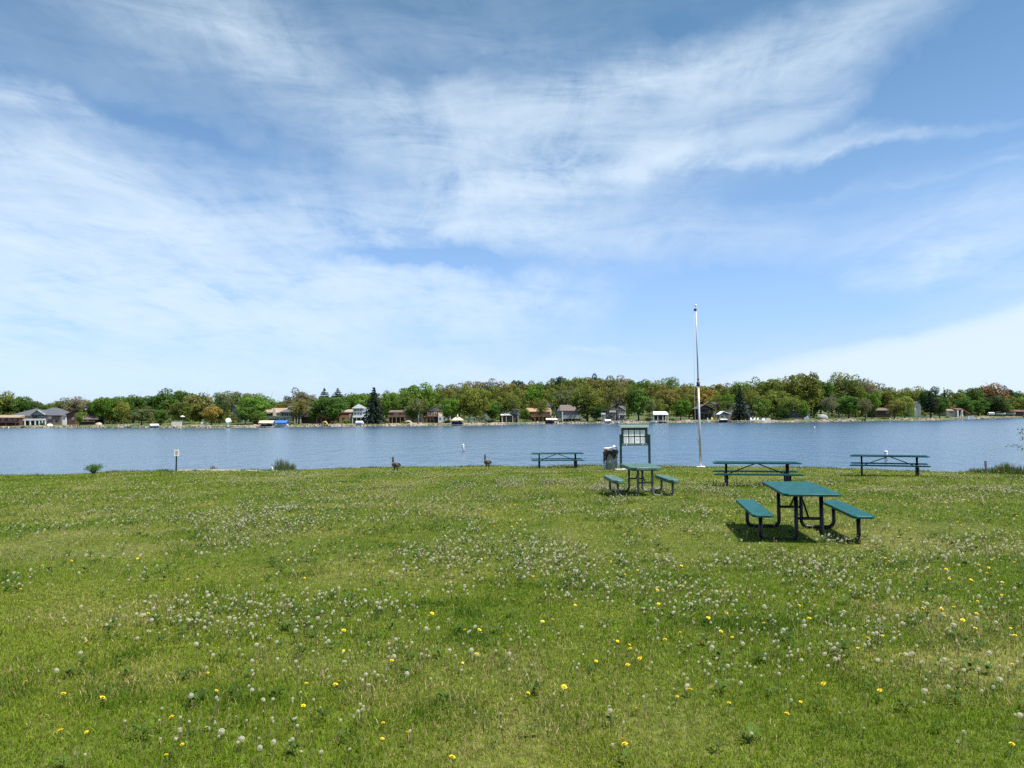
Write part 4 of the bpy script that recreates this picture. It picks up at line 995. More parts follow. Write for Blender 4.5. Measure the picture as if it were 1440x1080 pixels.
h = HS('orange_house', 'low house with orange roof, long orange deck and pale stairs', 'house', 758, 20, HG)
h.box('wall', 741, 579.6, 774.6, 592, 0, 9, 'brown_siding', base=True); h.sroof(739, 776, 579.4, 573.8, 9, 'orange_shingle', inset=1.5); h.deck(746, 775, 585.6, 582.6, -2.6, -.01, 'orange_wood', 'orange_wood', 6)
for a in (752, 758, 764.5, 769): h.win(a, 580.2, a + 3.6, 582.8, bars=0)
m = MB(); a = h.P(747, 590.5); b = h.P(752.6, 583)
for k in range(8): m.box(a.x + (b.x - a.x) * k / 8, a.x + (b.x - a.x) * (k + 1) / 8, -3.6, -2.7, b.z - (b.z - a.z) * (k + 1) / 8 - .12, b.z - (b.z - a.z) * (k + 1) / 8)
m.build('stairs', 'cream_siding', h.root)
h.box('end_post', 773.4, 579.6, 775, 585, -2.5, -2.1, 'white_siding')
h = HS('white_house', 'white gable house with a round window behind the orange roof', 'house', 768, 62, HG)
h.box('wall', 753, 574, 781, 584, 0, 10, 'white_siding', base=True); h.gable(770.5, 782, 576, 777, 566, 3, 'grey_shingle', 'white_siding', d=-3.2); h.sroof(751, 780, 574.2, 566.6, 10, 'grey_shingle', inset=1)
h.box('front_wing', 771.2, 575.8, 781, 584, -3.2, -.01, 'white_siding', base=True)
m = MB(); c = h.P(776.6, 572.6); m.smooth = True; m.tube([(c.x, -3.36, c.z), (c.x, -3.15, c.z)], .5, 16); f = m.build('round_window', 'grey_siding', h.root); m = MB(); m.tube([(c.x, -3.38, c.z), (c.x, -3.34, c.z)], .36, 16); m.build('pane', 'window_glass', f)
h.box('chimney', 746.5, 566.5, 748, 573, 3, 4, 'white_siding')
for a in (755, 761, 766): h.win(a, 575.2, a + 3, 577.6)
h = HS('brown_roof_house', 'house with large brown roof, grey end wall and white balcony rails', 'house', 800, 24, HG)
h.box('wall', 783.6, 578, 816, 593, 0, 10, 'grey_siding', base=True); h.sroof(785.5, 822, 578.2, 569.4, 10, 'brown_shingle', inset=3)
m = MB(); p = [h.P(782.8, 578.2), h.P(788, 578.2), h.P(787.5, 570)]; m.prism(p, Vector((0, -.4, 0)), Vector((0, .2, 0))); m.build('end_gable', 'grey_siding', h.root)
h.deck(790, 817, 588.6, 584.2, -2.4, -.01, 'grey_siding', 'white_siding', 7)
for a in (792, 797.5, 803, 808.5): h.win(a, 579.6, a + 3.8, 583.6)
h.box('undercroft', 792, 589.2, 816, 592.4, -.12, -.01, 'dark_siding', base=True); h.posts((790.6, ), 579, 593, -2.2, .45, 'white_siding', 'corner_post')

h = HS('grey_gable_house', 'grey gable house with white trim behind a forked tree trunk', 'house', 866, 18, HG)
h.box('wall', 853, 577.5, 880, 592, 0, 10, 'grey_siding', base=True); h.gable(850.5, 879.5, 578.6, 866.4, 570, 10, 'dark_siding', 'grey_siding', py_eave_r=578); h.sroof(868, 883.5, 577.6, 570.6, 10, 'grey_shingle', d=1)
h.box('balcony_band', 856.5, 577.4, 867, 579.2, -1.2, -1.0, 'white_siding'); h.box('balcony_floor', 856.5, 579.2, 867, 579.8, -1.2, -.01, 'white_siding')
for a, b, y0, y1 in ((857, 862, 584, 588), (862.6, 865, 584, 588), (871.6, 875, 578.6, 581), (872, 878, 584.6, 588.6), (857.5, 865, 580.2, 582.2)): h.win(a, y0, b, y1)
h.box('porch', 869.6, 582.4, 879.4, 583.4, -1.4, -.01, 'white_siding'); h.posts((870.2, 879), 583.4, 592, -1.2, .3, 'white_siding')
h.box('terrace', 858, 588.8, 880, 590.2, -5, -1.5, 'stone', base=True)
h = HS('chalet', 'dark brown chalet with a low gable and shaded balcony right of the flagpole', 'house', 992, 20, HG)
h.box('wall', 982, 574.4, 1002.6, 592, 0, 10, 'dark_siding', base=True); h.gable(979.5, 1004.5, 575.6, 990.8, 569.2, 10, 'brown_shingle', 'dark_siding', over=1.0); h.box('gable_board', 983, 574.2, 998, 575.8, -.16, -.01, 'brown_siding')
h.deck(981.6, 1001, 581.4, 578.6, -2.2, -.01, 'dark_siding', 'dark_siding', 4); h.box('lit_panel', 996.4, 576.8, 998.8, 580.4, -.1, -.012, 'grey_siding'); h.win(986, 576.6, 992, 580, bars=2, fr='dark_siding')
h = HS('tan_roof_house', 'small tan-peaked roof showing above the dark chalet', 'house', 998, 60, HG)
h.box('wall', 992, 568.4, 1002.6, 582, 0, 8, 'brown_siding', base=True); h.gable(990.5, 1004, 568.6, 997.6, 564.4, 8, 'tan_shingle', 'tan_shingle'); h.win(995, 569.6, 999.6, 572)
h = HS('white_long_house', 'long white house with grey lower wall left of the right-hand spruce', 'house', 1018, 52, HG)
h.box('wall', 1004, 568.5, 1033, 582, 0, 9, 'white_siding', base=True); h.sroof(1002, 1035, 569.2, 564.8, 9, 'grey_shingle', inset=1); h.box('lower_wall', 1004, 575, 1033, 581.4, -.14, -.01, 'grey_siding', base=True)
for a in (1006, 1013, 1020, 1026): h.win(a, 570.4, a + 3.4, 573.4)
h.door(1010, 576.4, 1013, 581.4, -.14)
h = HS('white_wall_house', 'white house wall showing between the spruce and the light green tree', 'house', 1056, 40, HG)
h.box('wall', 1051, 568, 1062, 588, 0, 8, 'white_siding', base=True); h.gable(1049.5, 1063.5, 568.3, 1056.5, 563.6, 8, 'grey_shingle', 'white_siding'); h.win(1055, 571, 1058.4, 575)
h = HS('navy_house', 'dark navy house with a white framed door deep under the oaks', 'house', 1122, 22, HG)
h.box('wall', 1110, 577, 1137, 592, 0, 8, 'blue_siding', base=True); h.sroof(1108, 1139, 577.2, 572.6, 8, 'grey_shingle', inset=1.5); h.win(1123.6, 579.6, 1127.4, 585.2, bars=0); h.box('eave_trim', 1110, 575.9, 1121, 577.6, -.8, -.66, 'white_siding'); h.win(1114, 580, 1119, 584, fr='blue_siding'); h.box('corner_board', 1134.6, 578, 1136.4, 588, -.14, -.01, 'white_siding')
boulder('grey rounded boulder mound right of the navy house', 1156, 14, 2.6, 'grey_siding')
h = HS('brown_shaded_house', 'brown house almost hidden in shade left of the willow', 'house', 1242, 26, HG)
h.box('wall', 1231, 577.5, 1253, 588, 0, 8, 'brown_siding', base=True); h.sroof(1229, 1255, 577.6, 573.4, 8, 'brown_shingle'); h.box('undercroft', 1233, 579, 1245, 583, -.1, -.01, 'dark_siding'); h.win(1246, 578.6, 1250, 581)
h = HS('pale_wall_house', 'narrow pale house wall just right of the willow', 'house', 1291, 30, HG)
h.box('wall', 1286, 569.5, 1295, 588, 0, 8, 'chimney_white', base=True); h.gable(1284.5, 1296.5, 569.8, 1290.5, 565, 8, 'brown_shingle', 'chimney_white'); h.win(1288.4, 571, 1290.4, 574.6)
h = HS('porch_house', 'house with red-brown roof, white porch posts and a sloping stair rail', 'house', 1342, 22, HG)
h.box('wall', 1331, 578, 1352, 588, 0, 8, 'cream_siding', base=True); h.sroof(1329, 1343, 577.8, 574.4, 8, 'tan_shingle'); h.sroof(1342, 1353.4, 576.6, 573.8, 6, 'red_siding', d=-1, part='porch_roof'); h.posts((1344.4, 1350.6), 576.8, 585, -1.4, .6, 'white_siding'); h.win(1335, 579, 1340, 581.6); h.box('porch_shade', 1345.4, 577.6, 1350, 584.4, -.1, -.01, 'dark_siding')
h.box('chimney', 1340, 571.6, 1342.6, 577, 2, 4, 'brick')
m = MB(); a = h.P(1352, 577.6); b = h.P(1362, 583.2); m.prism([b, b + Vector((0, 0, .55)), a + Vector((0, 0, .55)), a], Vector((0, -2.0, 0)), Vector((0, -1.8, 0))); m.build('stair_rail', 'deck_red', h.root)
h = HS('long_low_building', 'long low brown-roofed building with pillars at the right end of the shore', 'building', 1408, 24, HG)
h.box('wall', 1377, 579.4, 1442, 590, 1.5, 9, 'brown_siding', base=True); h.sroof(1375.5, 1444, 579.2, 576, 10, 'red_siding', d=0, over=1.0, inset=2); h.posts((1378.6, 1383, 1388.6, 1396, 1412, 1426), 579.4, 589, -.3, .5, 'stone', 'pillar'); h.win(1399, 581, 1409, 584.6, 1.5, bars=3); h.win(1415, 581, 1423, 584.6, 1.5, bars=3)

# ---------------------------------------------------------------- boat lifts, canopies, boats
def hull(m, x0, x1, y0, y1, z0, z1):
    n = 8; rs = []
    for k in range(n + 1):
        a = k / n; x = x0 + (x1 - x0) * a; w = (y1 - y0) / 2 * (1 - max(0, (a - .55) / .45) ** 2 * .94); cy = (y0 + y1) / 2; zk = z0 + (z1 - z0) * .35 * max(0, (a - .6) / .4) ** 2; zd = z1 + .12 * a
        rs.append([Vector((x, cy - w, zd)), Vector((x, cy - w * .8, (zk + zd) / 2)), Vector((x, cy, zk)), Vector((x, cy + w * .8, (zk + zd) / 2)), Vector((x, cy + w, zd))])
    m.rings(rs, True, False)
def boat(label, px, t, L, col='white_siding', cover=None, lift=.0, group='boats along the far shore', ws=True, rz=0.0):
    p = far_pt(px, t); p.z = WATER_Z + lift; o = thing('motor_boat', label, 'boat', p, rz, group)
    m = MB(); hull(m, -L / 2, L / 2, -.95, .95, -.25, .75); m.build('hull', col, o)
    if cover:
        m = MB(); m.prism([Vector((-L * .48, -.9, .76)), Vector((-L * .48, .9, .76)), Vector((-L * .48, 0, 1.3))], Vector((0, 0, 0)), Vector((L * .86, 0, .02))); m.build('cover', cover, o)
    elif ws:
        m = MB(); m.prism([Vector((-.1, -.75, .8)), Vector((.5, -.75, .8)), Vector((.15, -.7, 1.35)), Vector((.05, -.7, 1.35))], Vector((0, 0, 0)), Vector((0, 1.5, 0))); m.build('windshield', 'window_glass', o)
        m = MB(); m.box(-L * .5 - .3, -L * .5 - .005, -.2, .2, -.1, 1.0); m.build('outboard', 'black_hull', o)
    return o
def canopy_lift(name, label, px0, px1, py_top, py_eave, roofm, t=-2.0, postm='silver', depth=3.4, group='covered boat lifts', shape='barrel', skirt=0.0):
    px = (px0 + px1) / 2; h = HS(name, label, 'boat lift', px, t, group, water=True); a = h.P(px0, py_eave); b = h.P(px1, py_top)
    m = MB()
    if shape == 'barrel':
        rs = []
        for k in range(9):
            a_ = math.pi * k / 8; rs.append([Vector((a.x, -depth / 2 + depth * k / 8, a.z + (b.z - a.z) * math.sin(a_))), Vector((b.x, -depth / 2 + depth * k / 8, a.z + (b.z - a.z) * math.sin(a_)))])
        V = [v for r_ in rs for v in r_] + [v + Vector((0, 0, -.12 - skirt)) for r_ in rs for v in r_]
        F = []
        for k in range(8):
            i = 2 * k; F += [(i, i + 1, i + 3, i + 2), (18 + i, 18 + i + 2, 18 + i + 3, 18 + i + 1), (i, i + 2, 18 + i + 2, 18 + i), (i + 1, 18 + i + 1, 18 + i + 3, i + 3)]
        F += [(0, 18, 19, 1), (16, 17, 35, 34)]; m.add(V, F, False)
    elif shape == 'hip':
        c = (a.x + b.x) / 2; q = (b.x - a.x) * .16
        m.add([Vector((a.x, -depth / 2, a.z)), Vector((b.x, -depth / 2, a.z)), Vector((b.x, depth / 2, a.z)), Vector((a.x, depth / 2, a.z)), Vector((c - q, 0, b.z)), Vector((c + q, 0, b.z))], [(0, 1, 5, 4), (1, 2, 5), (2, 3, 4, 5), (3, 0, 4), (3, 2, 1, 0)], False)
    m.build('canopy', roofm, h.root)
    e = .15
    for x in (a.x + e, b.x - e):
        for y in (-depth / 2 + e, depth / 2 - e):
            mm = MB(); mm.box(x - .06, x + .06, y - .06, y + .06, -.8, a.z - .13 - (skirt if shape == 'barrel' else 0)); mm.build('post', postm, h.root)
    mm = MB(); mm.box(a.x + e + .06, b.x - e - .06, -depth / 2 + e - .05, -depth / 2 + e + .05, .3, .42); mm.build('cradle', postm, h.root); return h
canopy_lift('boat_lift', 'boat lift with long tan canopy and a dark hull beneath', 365.5, 386, 591.2, 594.6, 'tan_canvas', skirt=.1)
boat('dark motor boat hanging under the long tan canopy', 377, -2.2, 4.4, 'black_hull', lift=.4)
canopy_lift('boat_lift', 'boat lift with bright blue canopy right of the tan one', 387.5, 405, 591, 594.4, 'blue_canvas', skirt=.25)
boat('white boat under the bright blue canopy', 397.5, -2.2, 4.2, 'white_siding', lift=.35, cover='blue_canvas')
h = canopy_lift('boat_lift', 'boat lift with a peaked tan hip canopy near the yellow-green tree', 634.6, 652, 586.4, 591, 'tan_canvas', shape='hip')
m = MB(); a = h.P(641.6, 586.8); b = h.P(645.4, 582.4); m.smooth = True; c = (a.x + b.x) / 2; m.tube([(c, 0, a.z - .1), (c, 0, a.z + .4), (c, 0, b.z)], [.55, .25, .08], 8); m.build('peak', 'tan_canvas', h.root)
boat('dark boat with a pale seat under the peaked tan canopy', 643, -2.3, 4.2, 'black_hull', lift=.3, cover='navy_canvas')
canopy_lift('boat_lift', 'left of two cream boat lift canopies before the orange deck', 767.6, 775.6, 588, 590, 'cream_canvas', postm='black_hull')
canopy_lift('boat_lift', 'right of two cream boat lift canopies before the orange deck', 775.8, 783.4, 588.4, 590.2, 'cream_canvas', postm='black_hull', t=-2.6)
boat('black boat under the pair of cream canopies', 773.5, -2.4, 3.4, 'black_hull', lift=.4)
h = HS('boat_shelter', 'open white-roofed boat shelter with slim white posts', 'boat shelter', 929, -1, None, water=True)
h.sroof(918.5, 940, 583.2, 578.6, 5, 'white_paint', over=.3, inset=1.5); h.posts((919.4, 925.2, 932.4, 939.4), 583.2, 594, 0, .22, 'white_siding'); h.posts((920, 939), 583.2, 594, 4.6, .22, 'white_siding', 'rear_post'); h.box('platform', 918.5, 592.2, 940, 593.2, -.3, 5, 'dock_wood'); h.box('rear_screen', 921, 584.2, 938.6, 590, 4.3, 4.42, 'dark_siding')
boat('small white boat at the left foot of the open white-roofed shelter', 919, -2.4, 2.6, 'white_siding', lift=.1, ws=False)
h = HS('canopy_shelter', 'boat shelter with navy gable front, white roof and brick pier', 'boat shelter', 1020, -1, None, water=True)
h.gable(1011.5, 1027.6, 583.4, 1017.6, 579, 5, 'white_paint', 'navy_canvas', over=.15, py_eave_r=582.4); h.posts((1012.6, 1022.4), 583.4, 594, .2, .18, 'silver'); h.posts((1013, 1026), 583.4, 594, 4.6, .18, 'silver', 'rear_post'); h.box('brick_pier', 1022.8, 583.6, 1028.4, 594, -.4, .5, 'brick', base=True)
boat('grey covered boat inside the navy-fronted shelter', 1018, -1.8, 3.4, 'black_hull', lift=.3, cover='silver')
h = HS('boat_hoist', 'white post boat hoist at the left end of the long grey dock', 'boat lift', 851, -2, 'covered boat lifts', water=True)
h.box('canopy', 845.4, 580.6, 851.2, 583, -1, 1, 'white_siding'); h.posts((846, 848.4, 850.8), 583, 596, 0, .2, 'white_siding'); h.box('cradle', 846.4, 590.6, 850.4, 591.2, -.2, .2, 'silver')
boat('white jet ski-like boat beside the white post hoist', 855, -2.2, 2.8, 'white_siding', lift=.4, cover='white_siding')
boat('white covered boat on a lift before the navy house', 1134, -2.0, 3.2, 'white_siding', lift=.8, cover='cream_canvas', rz=R(70))
boat('grey and white boat pulled up on the rocks near the left cove', 217.5, -.8, 3.6, 'silver', lift=.25, cover='white_siding', rz=R(40))
boat('white personal watercraft raised before the pale blue house', 506, -1.8, 3.0, 'white_siding', lift=.75, cover='white_siding')
boat('tiny white boat floating before the grey gable house', 868, -14, 1.5, 'white_siding', lift=.1, ws=False)
boat('white boat parked under the long low building at far right', 1407, 12, 5.5, 'white_siding', lift=1.9)
boat('silver boat parked at the right end of the long low building', 1421, 12, 5.5, 'silver', lift=1.9)
boat('white boat beside the pillars of the long low building', 1394, 13, 3.5, 'white_siding', lift=1.9, cover='silver')
def dock(label, px0, px1, py, t, depth=2.4, m_='dock_wood', group='docks along the far shore', n=4):
    px = (px0 + px1) / 2; h = HS('dock', label, 'dock', px, t, group, water=True); a = h.P(px0, py); b = h.P(px1, py)
    m = MB(); m.box(a.x, b.x, -depth / 2, depth / 2, a.z - .16, a.z); m.build('deck', m_, h.root)
    for k in range(n):
        x = a.x + .15 + (b.x - a.x - .3) * k / (n - 1); m = MB(); m.smooth = True; m.tube([(x, -depth / 2 - .06, -.9), (x, -depth / 2 - .06, a.z + .3)], .05, 6); m.build('pile', 'silver', h.root)
dock('long grey dock in front of the grey gable house', 858, 888, 591.6, -2.5, n=6)
dock('long white dock below the light green tree and white chairs', 1053, 1086, 591.0, -2.5, m_='white_siding', n=6)
dock('dark low dock below the barn and cottage', 88, 110, 599.0, -3, m_='dark_siding')
dock('small grey dock near the left cove boulders', 168, 184, 597.2, -2)
dock('short dark dock left of the orange-roofed house', 733, 741, 594.6, -2, m_='dark_siding', n=3)
dock('short brown dock below the brown deck house', 448, 456, 597.0, -2, m_='brown_siding', n=3)
h = HS('wall_section', 'grey seawall with white corner post near the porch house', 'seawall', 1362, -.5, None, water=True); h.box('wall', 1354, 586, 1361, 588.8, 0, 1, 'grey_siding', base=True); h.box('corner_post', 1361.2, 585.4, 1362.4, 589.4, -.2, 1, 'white_siding', base=True); h.box('right_wall', 1362.6, 584.6, 1370.6, 588.4, .3, 1, 'silver', base=True)
# small yard things
def adirondack(label, px, t, col, s=1.0):
    p = far_pt(px, t); o = thing('garden_chair', label, 'chair', p, R(rnd.uniform(-25, 25)), 'garden chairs on the far shore')
    m = MB(); m.box(-.35 * s, .35 * s, -.35 * s, .3 * s, .32 * s, .4 * s); m.build('seat', col, o); m = MB(); m.prism([Vector((-.35 * s, .3 * s, .4 * s)), Vector((.35 * s, .3 * s, .4 * s)), Vector((.25 * s, .62 * s, 1.15 * s)), Vector((-.25 * s, .62 * s, 1.15 * s))], Vector((0, 0, 0)), Vector((0, .06, 0))); m.build('backrest', col, o)
    for sx in (-1, 1):
        m = MB(); m.box(sx * .4 * s - .06, sx * .4 * s + .06, -.4 * s, .4 * s, .58 * s, .64 * s); m.build('armrest', col, o)
        for y in (-.33, .3):
            m = MB(); m.box(sx * .4 * s - .05, sx * .4 * s + .05, y * s - .05, y * s + .05, -.1, .579 * s); m.build('leg', col, o)
adirondack('bright yellow garden chair between the flagpole and the navy-fronted shelter', 1001.5, 4, 'yellow', 1.25)
adirondack('sky blue garden chair left of the yellow one', 996, 5, 'sky_blue', 1.0)
adirondack('leftmost white garden chair by the long white dock', 1057, 6, 'white_paint'); adirondack('middle white garden chair by the long white dock', 1061, 6, 'white_paint'); adirondack('rightmost white garden chair by the long white dock', 1065.5, 6.5, 'white_paint')
adirondack('left white garden chair in the shade under the big dark spruce', 532, 8, 'white_paint', 1.1); adirondack('right white garden chair in the shade under the big dark spruce', 536.6, 8, 'white_paint', 1.1)
adirondack('white garden chair under the amber tree', 284, 13, 'white_paint', 1.1); adirondack('white garden chair left of the white disc', 292, 14, 'white_paint', 1.1)
h = HS('dock_box', 'white storage box on the long white dock', 'box', 1073.4, -1.8, 'boxes on the white dock', water=True); h.box('chest', 1071.4, 588.2, 1075.4, 590.9, -.5, .5, 'white_paint'); h.box('lid', 1071.2, 587.8, 1075.6, 588.2, -.55, .55, 'silver')
h = HS('dock_box', 'tan storage box right of the white one on the dock', 'box', 1080, -1.8, 'boxes on the white dock', water=True); h.box('chest', 1077.4, 588.8, 1082.8, 590.9, -.5, .5, 'tan_canvas'); h.box('lid', 1077.2, 588.3, 1083, 588.8, -.55, .55, 'cream_canvas')
h = HS('white_disc', 'big white round disc propped upright on the left shore', 'float', 321, 1.0); c = h.P(320.8, 591.6)
m = MB(); m.smooth = True; m.lathe([(.2, -.2), (.8, -.18), (.98, -.05), (.98, .05), (.8, .18), (.2, .2)], 22); o = m.build('disc', 'white_paint', h.root, Vector((c.x, 0, c.z))); o.rotation_euler = (R(78), 0, R(10))
m = MB(); m.box(c.x - .3, c.x + .3, -.1, .5, -.2, c.z - 1.0); m.build('foot', 'white_siding', h.root)
h = HS('leaning_board', 'green and white board leaning below the white disc', 'board', 322.5, -.2); m = MB(); a = h.P(319.6, 597); b = h.P(325.8, 593.4); m.prism([a, b, b + Vector((0, 0, .35)), a + Vector((0, 0, .35))], Vector((0, -.3, 0)), Vector((0, .3, 0))); m.build('board', 'green_board', h.root); m = MB(); m.prism([a + Vector((0, 0, .352)), b + Vector((0, 0, .352)), b + Vector((0, 0, .6)), a + Vector((0, 0, .6))], Vector((0, -.2, 0)), Vector((0, .2, 0))); m.build('white_edge', 'white_siding', h.root)
h = HS('slide', 'yellow curved slide at the shore below the brown deck house', 'slide', 457.5, .5); m = MB(); m.smooth = True; a = h.P(455, 593.6); b = h.P(460.6, 598)
m.tube([Vector((a.x, 0, a.z)), Vector((a.x + (b.x - a.x) * .5, 0, a.z + .1)), Vector((b.x - .2, 0, (a.z + b.z) / 2)), Vector((b.x, 0, b.z))], [.28, .3, .28, .25], 8); m.build('chute', 'yellow', h.root); m = MB(); m.box(a.x - .25, a.x - .15, -.3, .3, -.3, a.z + .2); m.build('ladder', 'silver', h.root)
h = HS('kayak', 'yellow kayak on the rocks near the amber tree', 'kayak', 273, 2.5); m = MB(); a = h.P(267.6, 595); b = h.P(278.6, 595); hull(m, a.x, b.x, -.35, .35, a.z - .3, a.z + .35); m.build('hull', 'yellow', h.root); m = MB(); m.box((a.x + b.x) / 2 - .7, (a.x + b.x) / 2 + .5, -.25, .25, a.z + .36, a.z + .44); m.build('cockpit', 'black_hull', h.root)
h = HS('beach_umbrella', 'small white umbrella canopy above the left cove bank', 'umbrella', 257, 16); c = h.P(256.6, 586.4); m = MB(); m.lathe([(1.0, c.z), (.6, c.z + .35), (.05, c.z + .55)], 10, (c.x, 0, 0)); m.build('canopy', 'white_paint', h.root); m = MB(); m.smooth = True; m.tube([(c.x, 0, -.2), (c.x, 0, c.z + .4)], .04, 6); m.build('pole', 'silver', h.root)
h = HS('red_canoe', 'small dark red canoe on the left beach before the deck house', 'canoe', 33, .8); m = MB(); a = h.P(30, 600.8); b = h.P(36, 600.8); hull(m, a.x, b.x, -.4, .4, a.z - .2, a.z + .4); m.build('hull', 'deck_red', h.root); m = MB(); m.box(a.x + .5, a.x + .62, -.3, .3, a.z + .42, a.z + .48); m.box(a.x + 1.1, a.x + 1.22, -.25, .25, a.z + .46, a.z + .52); m.build('thwart', 'deck_wood', h.root)
h = HS('low_wall', 'low pale concrete wall above the left cove', 'wall', 248, 8); h.box('wall', 241, 592.3, 255.4, 593.6, 0, .4, 'chimney_white', base=True); h.box('coping', 240.8, 591.9, 255.6, 592.3, -.05, .45, 'concrete')
# ---------------------------------------------------------------- trees
def tree_proto(kind, seed):
    """unit tree: height 1, crown width about 1, base at z=0. returns (trunk mesh, crown mesh)"""
    g = random.Random(seed); lobes = []; limbs = MB(); limbs.smooth = True; leaf = .026; per = 190; sparse = 1.0
    if kind in ('broad', 'tall', 'sparse', 'low'):
        z0, zc, rz_, n = dict(broad=(.20, .54, .44, 28), tall=(.16, .53, .46, 28), sparse=(.30, .60, .39, 26), low=(.06, .50, .47, 24))[kind]
        if kind == 'sparse': per = 130; leaf = .023
        skew = Vector((g.uniform(-.06, .06), g.uniform(-.06, .06), 0))
        for k in range(n):
            zz = 1 - 2 * (k + .5) / n; a = k * 2.39996 + g.uniform(-.4, .4); q = math.sqrt(1 - zz * zz); rr = g.uniform(.55, 1.0) if k % 4 else g.uniform(.15, .5)
            c = Vector((.36 * q * math.cos(a) * rr, .36 * q * math.sin(a) * rr, zc + rz_ * .78 * zz * rr)) + skew * (zz + 1)
            lobes.append((c, g.uniform(.10, .17), g.uniform(.072, .125), g.uniform(.78, 1.22)))
        top = zc
    elif kind == 'vase':
        for k in range(26):
            a = k * 2.39996; q = g.uniform(.05, 1) ** .6; c = Vector((.42 * q * math.cos(a), .42 * q * math.sin(a), .94 - .28 * q * q - g.uniform(0, .34)))
            lobes.append((c, g.uniform(.08, .13), g.uniform(.06, .1), g.uniform(.8, 1.2)))
        leaf = .024; per = 95; top = .55
    elif kind == 'willow':
        for k in range(22):
            a = k * 2.39996; q = g.uniform(.1, 1) ** .6; c = Vector((.38 * q * math.cos(a), .38 * q * math.sin(a), .86 - .3 * q * q))
            lobes.append((c, .12, .09, g.uniform(.85, 1.15)))
        leaf = .026; per = 80; top = .7
    V, Q, T = [], [], []
    def leafq(p, nrm, s, t, asp=1.0):
        a = nrm.orthogonal().normalized(); b = nrm.cross(a); r_ = g.uniform(0, 6.28); a, b = a * math.cos(r_) + b * math.sin(r_), b * math.cos(r_) - a * math.sin(r_)
        o = len(V); V.extend([p - a * s * asp, p - b * s * .62, p + a * s * asp, p + b * s * .62]); Q.append((o, o + 1, o + 2, o + 3)); T.extend([(t, t, t)] * 4)
    if kind in ('spruce', 'pine'):
        nl = 17 if kind == 'spruce' else 13
        limbs.tube([(0, 0, -.02), (0, 0, .5), (0, 0, .97)], [.022, .014, .003], 7)
        for l in range(nl):
            f = l / (nl - 1); z = .07 + .90 * f if kind == 'spruce' else .25 + .72 * f
            rad = (.47 * (1 - f) ** .85 + .015) if kind == 'spruce' else .40 * (math.sin(math.pi * min(1, .18 + .86 * f)) ** .8) + .03
            nb = max(4, int(11 * (1 - f) + 4))
            for k in range(nb):
                a = 6.283 * k / nb + l * .7 + g.uniform(-.25, .25); rl = rad * g.uniform(.78, 1.12); dz = (-.32 if kind == 'spruce' else .12) * rl + g.uniform(-.02, .02)
                tip = Vector((math.cos(a) * rl, math.sin(a) * rl, z + dz)); st = Vector((0, 0, z + .01))
                if l < nl - 3: limbs.tube([st, st.lerp(tip, .6) + Vector((0, 0, .008)), tip], [.006, .004, .001], 4)
                tone = g.uniform(.7, 1.35); m_ = int(10 + 34 * rl / .45)
                for i in range(m_):
                    u = (i + g.random()) / m_; u = .12 + .9 * u; p = st.lerp(tip, u) + Vector((g.gauss(0, .018), g.gauss(0, .018), -abs(g.gauss(0, .018)) * u)); 
                    d = Vector((math.cos(a) + g.gauss(0, .5), math.sin(a) + g.gauss(0, .5), g.gauss(.5, .7))).normalized(); leafq(p, d, g.uniform(.014, .03), tone * g.uniform(.8, 1.2), 1.25)
    else:
        # trunk and limbs
        bend = Vector((g.uniform(-.03, .03), g.uniform(-.03, .03), 0)); fork = {'broad': .30, 'tall': .34, 'sparse': .36, 'vase': .34, 'willow': .32, 'low': .18}[kind]
        base = bend + Vector((0, 0, fork)); limbs.tube([(0, 0, -.03), bend * .4 + Vector((0, 0, fork * .5)), base], [.030, .023, .019], 8)
        limbs.tube([base, base + Vector((g.uniform(-.03, .03), g.uniform(-.03, .03), .2)), Vector((g.uniform(-.05, .05), 0, top + .2))], [.017, .011, .003], 6)
        for (c, rx, rz2, t) in lobes:
            if g.random() < (.95 if kind in ('sparse', 'vase') else .6):
                st = base + Vector((0, 0, g.uniform(-.05, .12))); mid = st.lerp(c, .5) + Vector((g.gauss(0, .02), g.gauss(0, .02), .02)); limbs.tube([st, mid, c], [.011, .007, .003], 5)
                for q in range(3 if kind in ('sparse', 'vase') else 1):
                    e = c + Vector((g.gauss(0, rx * .7), g.gauss(0, rx * .7), abs(g.gauss(0, rz2)))); limbs.tube([mid.lerp(c, .7), e], [.004, .0012], 4)
        for (c, rx, rz2, t) in lobes:
            for i in range(per):
                d = Vector((g.gauss(0, 1), g.gauss(0, 1), g.gauss(.15, 1))).normalized(); r_ = g.uniform(.45, 1.0) ** .5 * (1.25 if g.random() < .07 else 1)
                p = c + Vector((d.x * rx * r_, d.y * rx * r_, d.z * rz2 * r_)); nr = (d + Vector((g.gauss(0, .6), g.gauss(0, .6), g.gauss(.35, .6)))).normalized()
                leafq(p, nr, leaf * g.uniform(.55, 1.15), t * g.uniform(.75, 1.25))
            if kind == 'willow':
                for s in range(9):
                    a = math.atan2(c.y, c.x) + g.gauss(0, .7); x0 = c + Vector((math.cos(a) * rx * g.uniform(.2, 1.1), math.sin(a) * rx * g.uniform(.2, 1.1), 0)); ln = g.uniform(.3, .62); ln = min(ln, x0.z - .03)
                    for i in range(22):
                        u = i / 21; p = x0 + Vector((math.cos(a) * .05 * u + g.gauss(0, .007), math.sin(a) * .05 * u + g.gauss(0, .007), -ln * u)); leafq(p, Vector((g.gauss(0, 1), g.gauss(0, 1), g.gauss(0, .3))).normalized(), .016 * g.uniform(.7, 1.2), t * g.uniform(.8, 1.2), 1.3)
    crown = np_mesh('crown_' + kind, [tuple(v) for v in V], Q, np.full(len(Q), 4), 'tree_leaf', ('tone', np.array(T)))
